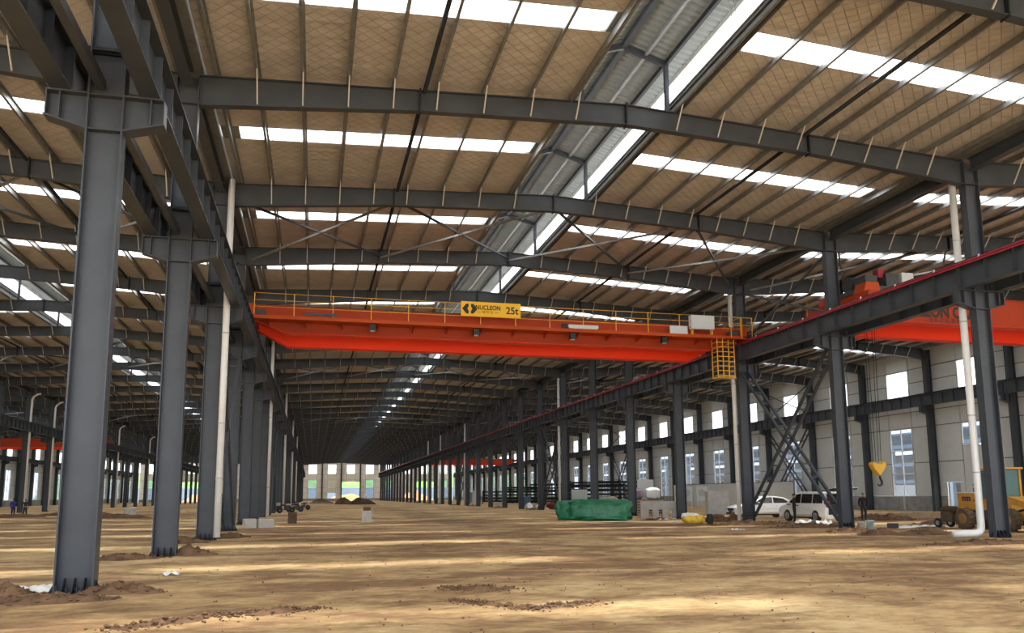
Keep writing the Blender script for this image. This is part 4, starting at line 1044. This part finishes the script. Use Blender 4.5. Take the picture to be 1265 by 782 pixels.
sedan = car('sedan_car', 'white sedan parked behind the column with the pipe', (29.2, 48.3, .06), math.pi - .08, 4.6, 1.78, sp, sg2, (1.38, -1.32), .33,
    dict(side=[((-1.55, .99), (-.35, .99), (-.35, 1.37), (-1.05, 1.29)), ((-.27, .99), (.98, .99), (.42, 1.32), (-.27, 1.38))],
         screens={'windscreen': ((1.16, .98), (.50, 1.36)), 'rear_window': ((-1.88, 1.0), (-1.18, 1.32))}, mirror=.72, mz=1.0, handles=(-.55, .35)))
vp = [(-2.30, .50), (-2.32, .85), (-2.30, 1.02), (1.25, 1.0), (1.75, .96), (2.15, .84), (2.30, .62)]
vg = [(-2.25, .98), (-2.12, 1.62), (-1.85, 1.70), (.20, 1.72), (.60, 1.60), (1.62, .98)]
van = car('minivan', 'white minivan with its dark tailgate raised, beside the man in black', (28.28, 41.3, .05), math.pi / 2, 4.6, 1.80, vp, vg, (1.38, -1.35), .33,
    dict(side=[((-2.02, 1.06), (-1.10, 1.06), (-1.10, 1.58), (-1.94, 1.56)), ((-1.02, 1.06), (.0, 1.06), (.0, 1.60), (-1.02, 1.58)), ((.08, 1.06), (1.30, 1.06), (.55, 1.54), (.08, 1.60))],
         screens={'windscreen': ((1.58, 1.02), (.66, 1.56)), 'rear_opening': ((-2.27, 1.0), (-2.14, 1.58))}, mirror=1.05, mz=1.06, handles=(-.9, .25)), van=True)
MB().cbox((-2.33, 0, .72), (.06, 1.35, .62)).build('boot_opening', 'black', van)
o = MB().beam((-2.05, 0, 1.74), (-3.0, 0, 1.86), 1.45, .07).build('tailgate', 'black', van); MB().beam((-2.05, 0, 1.79), (-3.02, 0, 1.91), 1.5, .03).build('tailgate_skin', 'car_white', o)
MB().cbox((-2.36, 0, .34), (.10, 1.6, .20)).build('rear_bumper', 'car_white', van)

# ------------------------------------------------------------------ wheel loader (x forward) and towed cart
ld = thing('wheel_loader', 'yellow wheel loader with dark marks on its engine hood', 'loader', (29.45, 29.5, .02), -math.pi / 2)
def big_wheel(x, y):
    s2 = 1 if y > 0 else -1; r, w = .46, .40
    o = MB().lathe([(.24, -w / 2), (r * .9, -w / 2), (r, -w / 2 + .06), (r, w / 2 - .06), (r * .9, w / 2), (.24, w / 2)], (0, 0, 0), 'y', 28).build('wheel', 'mud', ld, (x, y, r))
    b = MB()
    for i in range(14):
        a = 2 * math.pi * i / 14; ca, sa = math.cos(a), math.sin(a); cb, sb = math.cos(a + .2), math.sin(a + .2)
        b.beam((r * ca, -w / 2 + .02, r * sa), ((r + .01) * cb, 0, (r + .01) * sb), .07, .06, (ca, 0, sa)); b.beam((r * cb, 0, r * sb), (r * ca, w / 2 - .02, r * sa), .07, .06, (ca, 0, sa))
    b.build('tread', 'mud', o)
    MB().lathe([(.02, -.04), (.20, -.03), (.24, .0), (.25, .03)], (0, s2 * w * .5, 0), 'y', 20).build('rim', 'dusty_yellow', o)
for x in (-1.2, 1.2):
    for y in (-.62, .62): big_wheel(x, y)
bevel(MB().box((-1.75, -.52, .85), (-.35, .52, 1.62)).build('engine_hood', 'loader_yellow', ld), .05)
bevel(MB().box((-1.85, -.55, .55), (-1.45, .55, .90)).build('counterweight', 'dark_machine', ld), .04)
MB().box((-1.5, -.40, .42), (.2, .40, .86)).build('rear_frame', 'dark_machine', ld)
MB().box((.2, -.36, .42), (1.75, .36, .80)).build('front_frame', 'loader_yellow', ld)
MB().box((-1.72, -.50, 1.62), (-.36, .50, 1.66)).build('hood_top', 'plastic_white', ld)
for i in range(4):
    MB().box((-1.42 + i * .13, -.535, 1.25), (-1.34 + i * .13, -.525, 1.44)).build('hood_mark', 'decal_purple', ld)
MB().box((-1.45, -.534, 1.40), (-.92, -.526, 1.45)).build('hood_mark', 'decal_purple', ld); MB().box((-.78, -.534, 1.24), (-.62, -.526, 1.32)).build('hood_mark', 'decal_purple', ld)
for x in (-1.35, -.95): MB().tube([(x, .2, 1.62), (x, .2, 1.95), (x - .12, .2, 2.0)], .05, 10).build('exhaust', 'black', ld, smooth=True)
MB().box((-1.1, -.2, 1.66), (-.55, .25, 1.86)).build('air_filter', 'black', ld)
cabx0, cabx1 = -.35, .75
for x in (cabx0, cabx1):
    for y in (-.50, .50): MB().box((x - .05, y - .05, .9), (x + .05, y + .05, 2.62)).build('cab_post', 'loader_yellow', ld)
bevel(MB().box((-.48, -.60, 2.62), (.92, .60, 2.72)).build('cab_roof', 'loader_yellow', ld), .03)
MB().box((-.30, -.46, .86), (.72, .46, 1.35)).build('cab_body', 'loader_yellow', ld)
for y in (-.50, .50): MB().box((-.30, y - .01, 1.38), (.70, y + .01, 2.60)).build('cab_glass', 'loader_glass', ld)
MB().box((.74, -.45, 1.4), (.76, .45, 2.6)).build('cab_glass', 'loader_glass', ld); MB().box((-.36, -.45, 1.7), (-.34, .45, 2.6)).build('cab_glass', 'loader_glass', ld)
MB().box((-.15, -.25, 1.3), (.25, .25, 1.45)).build('seat', 'black', ld); MB().box((-.2, -.25, 1.4), (-.1, .25, 1.95)).build('seat_back', 'black', ld)
for y in (-.42, .42):
    MB().beam((.95, y, 1.35), (2.0, y, 1.05), .12, .26).beam((2.0, y, 1.05), (2.75, y, .40), .12, .22).build('lift_arm', 'loader_yellow', ld)
    MB().tube([(1.0, y * .8, .75), (1.9, y * .8, .95)], .05, 8).build('cylinder', 'steel_dark', ld)
MB().box((.80, -.46, .80), (1.15, .46, 1.45)).build('arm_tower', 'loader_yellow', ld)
bevel(MB().prism([(2.6, .08), (3.4, .06), (3.42, .10), (2.75, .20), (2.62, .55), (2.72, .80), (2.66, .84), (2.52, .55)], 'y', -.95, .95).build('bucket', 'loader_yellow', ld), .01)
ct = thing('towed_cart', 'small dark two-wheeled cart hitched behind the yellow loader', 'cart', (29.1, 31.95, .03), -math.pi / 2)
for y in (-.35, .35):
    o = MB().lathe([(.10, -.05), (.21, -.06), (.22, 0), (.21, .06), (.10, .05)], (0, 0, 0), 'y', 20).build('wheel', 'tyre', ct, (-.35, y, .22)); MB().lathe([(.03, -.06), (.11, -.06), (.11, .06), (.03, .06)], (0, 0, 0), 'y', 12).build('hub', 'rim', o)
MB().box((-.55, -.28, .28), (.50, .28, .36)).build('bed', 'dark_machine', ct); MB().box((-.30, -.24, .36), (.40, .24, .74)).build('engine_box', 'mud', ct); inst(lump('load', 'mud', .9, .5, .3, .8, .4, 3, 20), 'load', ct, (0, 0, .70))
MB().tube([(.5, 0, .32), (.58, 0, .42)], .03, 8).build('drawbar', 'steel_dark', ct)

# ------------------------------------------------------------------ motorcycles
def motorcycle(u, v, label, rz, tank):
    p = G(u, v); t = thing('motorcycle', label, 'motorcycle', (p.x, p.y, 0), rz, None)
    for x in (-.65, .65):
        o = MB().lathe([(.22, -.04), (.29, -.05), (.31, 0), (.29, .05), (.22, .04)], (0, 0, 0), 'y', 22).build('wheel', 'tyre', t, (x, 0, .31)); MB().lathe([(.05, -.05), (.05, .05)], (0, 0, 0), 'y', 10).build('hub', 'rim', o)
    MB().tube([(.65, 0, .31), (.45, 0, .95)], .035, 8).build('fork', 'rim', t); MB().tube([(-.65, .06, .31), (-.1, .06, .40), (.4, 0, .85)], .03, 8).build('frame', 'dark_machine', t)
    inst(lump('tank', tank, .55, .28, .26, .8, .05, 1, 18), 'tank', t, (.18, 0, .72)); inst(lump('seat', 'black', .75, .26, .16, .7, .05, 2, 18), 'seat', t, (-.35, 0, .74))
    MB().box((-.15, -.14, .32), (.25, .14, .68)).build('engine', 'dark_machine', t); MB().tube([(.42, -.35, 1.05), (.47, -.1, .98), (.47, .1, .98), (.42, .35, 1.05)], .018, 8).build('handlebar', 'black', t)
    inst(lump('headlamp', 'lamp_glass', .16, .18, .18, .9, 0, 1, 14), 'headlamp', t, (.55, 0, .82)); MB().box((-.98, -.2, .78), (-.66, .2, 1.08)).build('top_box', tank, t)
motorcycle(353, 634, 'silver-tanked motorcycle parked beside a downpipe of the close row', .4, 'rim')
motorcycle(364, 632.5, 'black motorcycle parked between the silver and red ones', .2, 'black')
motorcycle(374, 630, 'dark red motorcycle at the end of the parked three', .3, 'scrap_red')

# ------------------------------------------------------------------ people
def person(label, loc, rz, h, top, legs, hairm, pose, hairscale=1.0):
    """skeleton in units of body height; x right, y forward, z up"""
    J = {'pel': (0, 0, .52), 'spi': (0, .0, .62), 'che': (0, 0, .72), 'nek': (0, 0, .835), 'hed': (0, .008, .885), 'crn': (0, .004, .945), 'nos': (0, .072, .905)}
    for s2, c in ((1, 'r'), (-1, 'l')):
        J['sh' + c] = (s2 * .108, 0, .800); J['hp' + c] = (s2 * .052, 0, .50); J['kn' + c] = (s2 * .058, .012, .275); J['an' + c] = (s2 * .060, -.008, .045); J['to' + c] = (s2 * .072, .095, .018)
        J['el' + c] = (s2 * .135, -.01, .635); J['wr' + c] = (s2 * .135, .035, .49); J['pa' + c] = (s2 * .133, .048, .447)
    J.update(pose)
    names = list(J); E2 = [('pel', 'spi'), ('spi', 'che'), ('che', 'nek'), ('nek', 'hed'), ('hed', 'crn'), ('hed', 'nos')]
    for c in 'rl': E2 += [('che', 'sh' + c), ('sh' + c, 'el' + c), ('el' + c, 'wr' + c), ('wr' + c, 'pa' + c), ('pel', 'hp' + c), ('hp' + c, 'kn' + c), ('kn' + c, 'an' + c), ('an' + c, 'to' + c)]
    RR = {'pel': .086, 'spi': .084, 'che': .094, 'nek': .034, 'hed': .052, 'crn': .046, 'nos': .010, 'sh': .050, 'el': .037, 'wr': .022, 'pa': .020, 'hp': .066, 'kn': .046, 'an': .034, 'to': .022}
    V = [Vector(J[n]) for n in names]; R = [RR.get(n, RR.get(n[:2], .03)) for n in names]
    ed = [(names.index(a), names.index(b2)) for a, b2 in E2]
    for c, s2 in (('r', 1), ('l', -1)):                       # fingers and thumb
        pa, wr = Vector(J['pa' + c]), Vector(J['wr' + c]); d = (pa - wr).normalized(); sd = d.cross(Vector((1, 0, 0))).normalized()
        for i, ln in enumerate((.030, .040, .043, .036)):
            b0 = pa + sd * (.018 * (1.5 - i) / 1.5); m1 = b0 + d * ln * .6; e1 = m1 + (d * .8 + Vector((-s2 * .5, 0, 0))).normalized() * ln * .6
            k = len(V); V += [b0 + d * .008, m1, e1]; R += [.0062, .0056, .0048]; ed += [(names.index('pa' + c), k), (k, k + 1), (k + 1, k + 2)]
        k = len(V); b0 = wr.lerp(pa, .5) + sd * .022; V += [b0, b0 + d * .022 + sd * .010]; R += [.0068, .0055]; ed += [(names.index('pa' + c), k), (k, k + 1)]
    me = bpy.data.meshes.new('body'); me.from_pydata([v * h for v in V], ed, [])
    o = bpy.data.objects.new('body', me); C.objects.link(o)
    md = o.modifiers.new('skin', 'SKIN')
    bmx = bmesh.new(); bmx.from_mesh(me); bmx.verts.layers.skin.verify(); bmx.to_mesh(me); bmx.free()
    for i, sv in enumerate(me.skin_vertices[0].data):
        fl = .72 if i < len(names) and names[i] in ('pel', 'spi', 'che') else 1.0
        sv.radius = (R[i] * h, R[i] * h * fl) if i < len(names) else (R[i] * h, R[i] * h)
        sv.use_root = (i == 0)
    md.use_smooth_shade = True
    o.modifiers.new('sub', 'SUBSURF').levels = 1
    dg = bpy.context.evaluated_depsgraph_get(); m2 = bpy.data.meshes.new_from_object(o.evaluated_get(dg)); bpy.data.objects.remove(o); bpy.data.meshes.remove(me)
    m2.materials.clear()
    for x in ('skin', top, legs, 'shoe'): m2.materials.append(MATS[x])
    ptn = [J[n] for n in names]
    for pl in m2.polygons:
        c = pl.center / h; k = min(range(len(names)), key=lambda i: (Vector(ptn[i]) - c).length); n = names[k]
        mi = 1
        if n in ('hed', 'crn', 'nos') or (n == 'nek' and c.z > .845): mi = 0
        elif n[:2] in ('pa',): mi = 0
        elif n[:2] in ('kn', 'hp') or (n == 'pel' and c.z < .50): mi = 2
        elif n[:2] in ('an', 'to'): mi = 3 if c.z < .05 else 2
        pl.material_index = mi
    t = thing('person', label, 'person', loc, rz)
    inst(m2, 'body', t)
    hd, cr_ = Vector(J['hed']), Vector(J['crn']); ctr = hd.lerp(cr_, .55) * h; up = (cr_ - hd).normalized(); fw = (Vector(J['nos']) - hd).normalized()
    b = MB(); n = 14
    for j in range(8):
        ph = math.pi * .5 * (1 - j / 7) - .25 * (j / 7)
        for i in range(n):
            th = 2 * math.pi * i / n; q = Vector((math.cos(th) * math.cos(ph) * .058, math.sin(th) * math.cos(ph) * .066 - .008, math.sin(ph) * .062 + (.030 if math.sin(th) > .3 and j > 4 else .008)))
            b.v.append(tuple(ctr + q * h * hairscale))
    b.f = [(j * n + i, j * n + (i + 1) % n, (j + 1) * n + (i + 1) % n, (j + 1) * n + i) for j in range(7) for i in range(n)]; b.m = [0] * len(b.f)
    b.build('hair', hairm, t, smooth=True)
    for s2 in (-1, 1):
        e2 = (Vector(J['nos']) + Vector((s2 * .024, -.016, .018))) * h; MB().lathe([(.001, -.006), (.006, -.003), (.006, .003), (.001, .006)], tuple(e2), 'y', 8).build('eye', 'eye', t)
        e3 = (hd + Vector((s2 * .056, -.004, .022))) * h; MB().cbox(tuple(e3), (.012 * h, .022 * h, .036 * h)).build('ear', 'skin', t)
    MB().cbox(tuple((Vector(J['nos']) + Vector((0, -.014, -.028))) * h), (.030 * h, .008, .006 * h)).build('mouth', 'tail_red', t)
    return t
person('man in black standing beside the white minivan, one hand at his waist', (26.75, 40.95, .03), math.radians(-125), 1.66, 'cloth_black', 'cloth_black', 'hair',
       {'elr': (.150, -.03, .645), 'wrr': (.105, .10, .575), 'par': (.075, .135, .575), 'hed': (0, .015, .885), 'crn': (0, .018, .942), 'nos': (0, .085, .900)})
person('grey-haired man in black standing head bowed between two columns', (30.75, 40.2, .08), math.radians(160), 1.64, 'cloth_black', 'cloth_dark', 'hair_grey',
       {'hed': (0, .025, .880), 'crn': (0, .042, .935), 'nos': (0, .092, .880), 'wrr': (.11, -.07, .51), 'par': (.06, -.085, .50), 'wrl': (-.11, -.07, .51), 'pal': (-.06, -.085, .50)})
person('worker in a bright blue jacket standing beside the navy-clad worker', (-27.6, 85.6, .0), math.radians(20), 1.68, 'cloth_blue', 'cloth_navy', 'hair',
       {'elr': (.15, .0, .64), 'wrr': (.09, .09, .60), 'par': (.055, .115, .61), 'kna': (0, 0, 0)} if False else {'elr': (.15, .0, .64), 'wrr': (.09, .09, .60), 'par': (.055, .115, .61)})
person('worker in navy with hands on hips beside the blue-jacketed worker', (-26.4, 85.0, .0), math.radians(200), 1.64, 'cloth_navy', 'cloth_dark', 'hair',
       {'elr': (.205, -.05, .66), 'wrr': (.115, .01, .56), 'par': (.085, .04, .55), 'ell': (-.205, -.05, .66), 'wrl': (-.115, .01, .56), 'pal': (-.085, .04, .55), 'anr': (.095, 0, .045), 'tor': (.115, .09, .018), 'anl': (-.09, 0, .045), 'tol': (-.11, .09, .018)})

# ------------------------------------------------------------------ outdoors, seen through openings
def shed(x0, x1, y0, y1, step, label, h=9.0):
    t = thing('steel_shed', label, 'building', (x0, y0, -.25)); n = int((y1 - y0) / step)
    for i in range(n + 1):
        for xx in (0, x1 - x0): MB().box((xx - .3, i * step - .25, 0), (xx + .3, i * step + .25, h)).build('column', 'out_steel', t)
        MB().beam((0, i * step, h), (x1 - x0, i * step, h + 1.0), .4, .8).build('rafter', 'out_steel', t)
    for z in (3.2, 5.6, 8.2): MB().box((-.15, 0, z), (.15, y1 - y0, z + .5)).build('beam', 'out_steel', t)
    MB().box((x1 - x0 + .3, 0, 0), (x1 - x0 + .5, y1 - y0, h)).build('back_wall', 'out_wall', t); MB().box((-1, -1, h + 1.1), (x1 - x0 + 1, y1 - y0 + 1, h + 1.3)).build('roof', 'out_blue', t)
shed(82, 108, -10, 320, 11, 'blue-grey open steel shed seen through the window wall')
for i, (y, l) in enumerate([(55, 'pale container stack'), (85, 'pale site hut'), (120, 'pale storage hut')]):
    o = MB().box((70, y, -.25), (73, y + 7, 2.6)).build('site_hut', 'out_wall'); tag(o, l + ' outside the window wall', 'hut')
o = MB().box((-90, 372, -.25), (90, 373, 5.6)).build('blue_fence', 'out_blue'); tag(o, 'blue site fence outside the far end wall', 'fence')
b = MB()
for j in range(7):
    for i in range(41): x = -120 + 6 * i; b.v.append((x, 392 + j * 8, -.3 + 14 * math.sin(j / 6 * math.pi / 2) * (1 + .25 * gnoise(x * .05, j * .4))))
b.f = [(j * 41 + i, j * 41 + i + 1, (j + 1) * 41 + i + 1, (j + 1) * 41 + i) for j in range(6) for i in range(40)]; b.m = [0] * len(b.f)
tag(b.build('green_bank', 'out_green', smooth=True), 'green grassy bank rising beyond the blue fence', 'bank')
for i, x in enumerate((-42, -14, 14, 42)):
    mound('soil_heap', 'orange earth heap outside the far end wall', x, 346, 9, 6, 3.0, 'out_orange', seed=90 + i, n=28, group='orange heaps outside', cat='dirt heap')
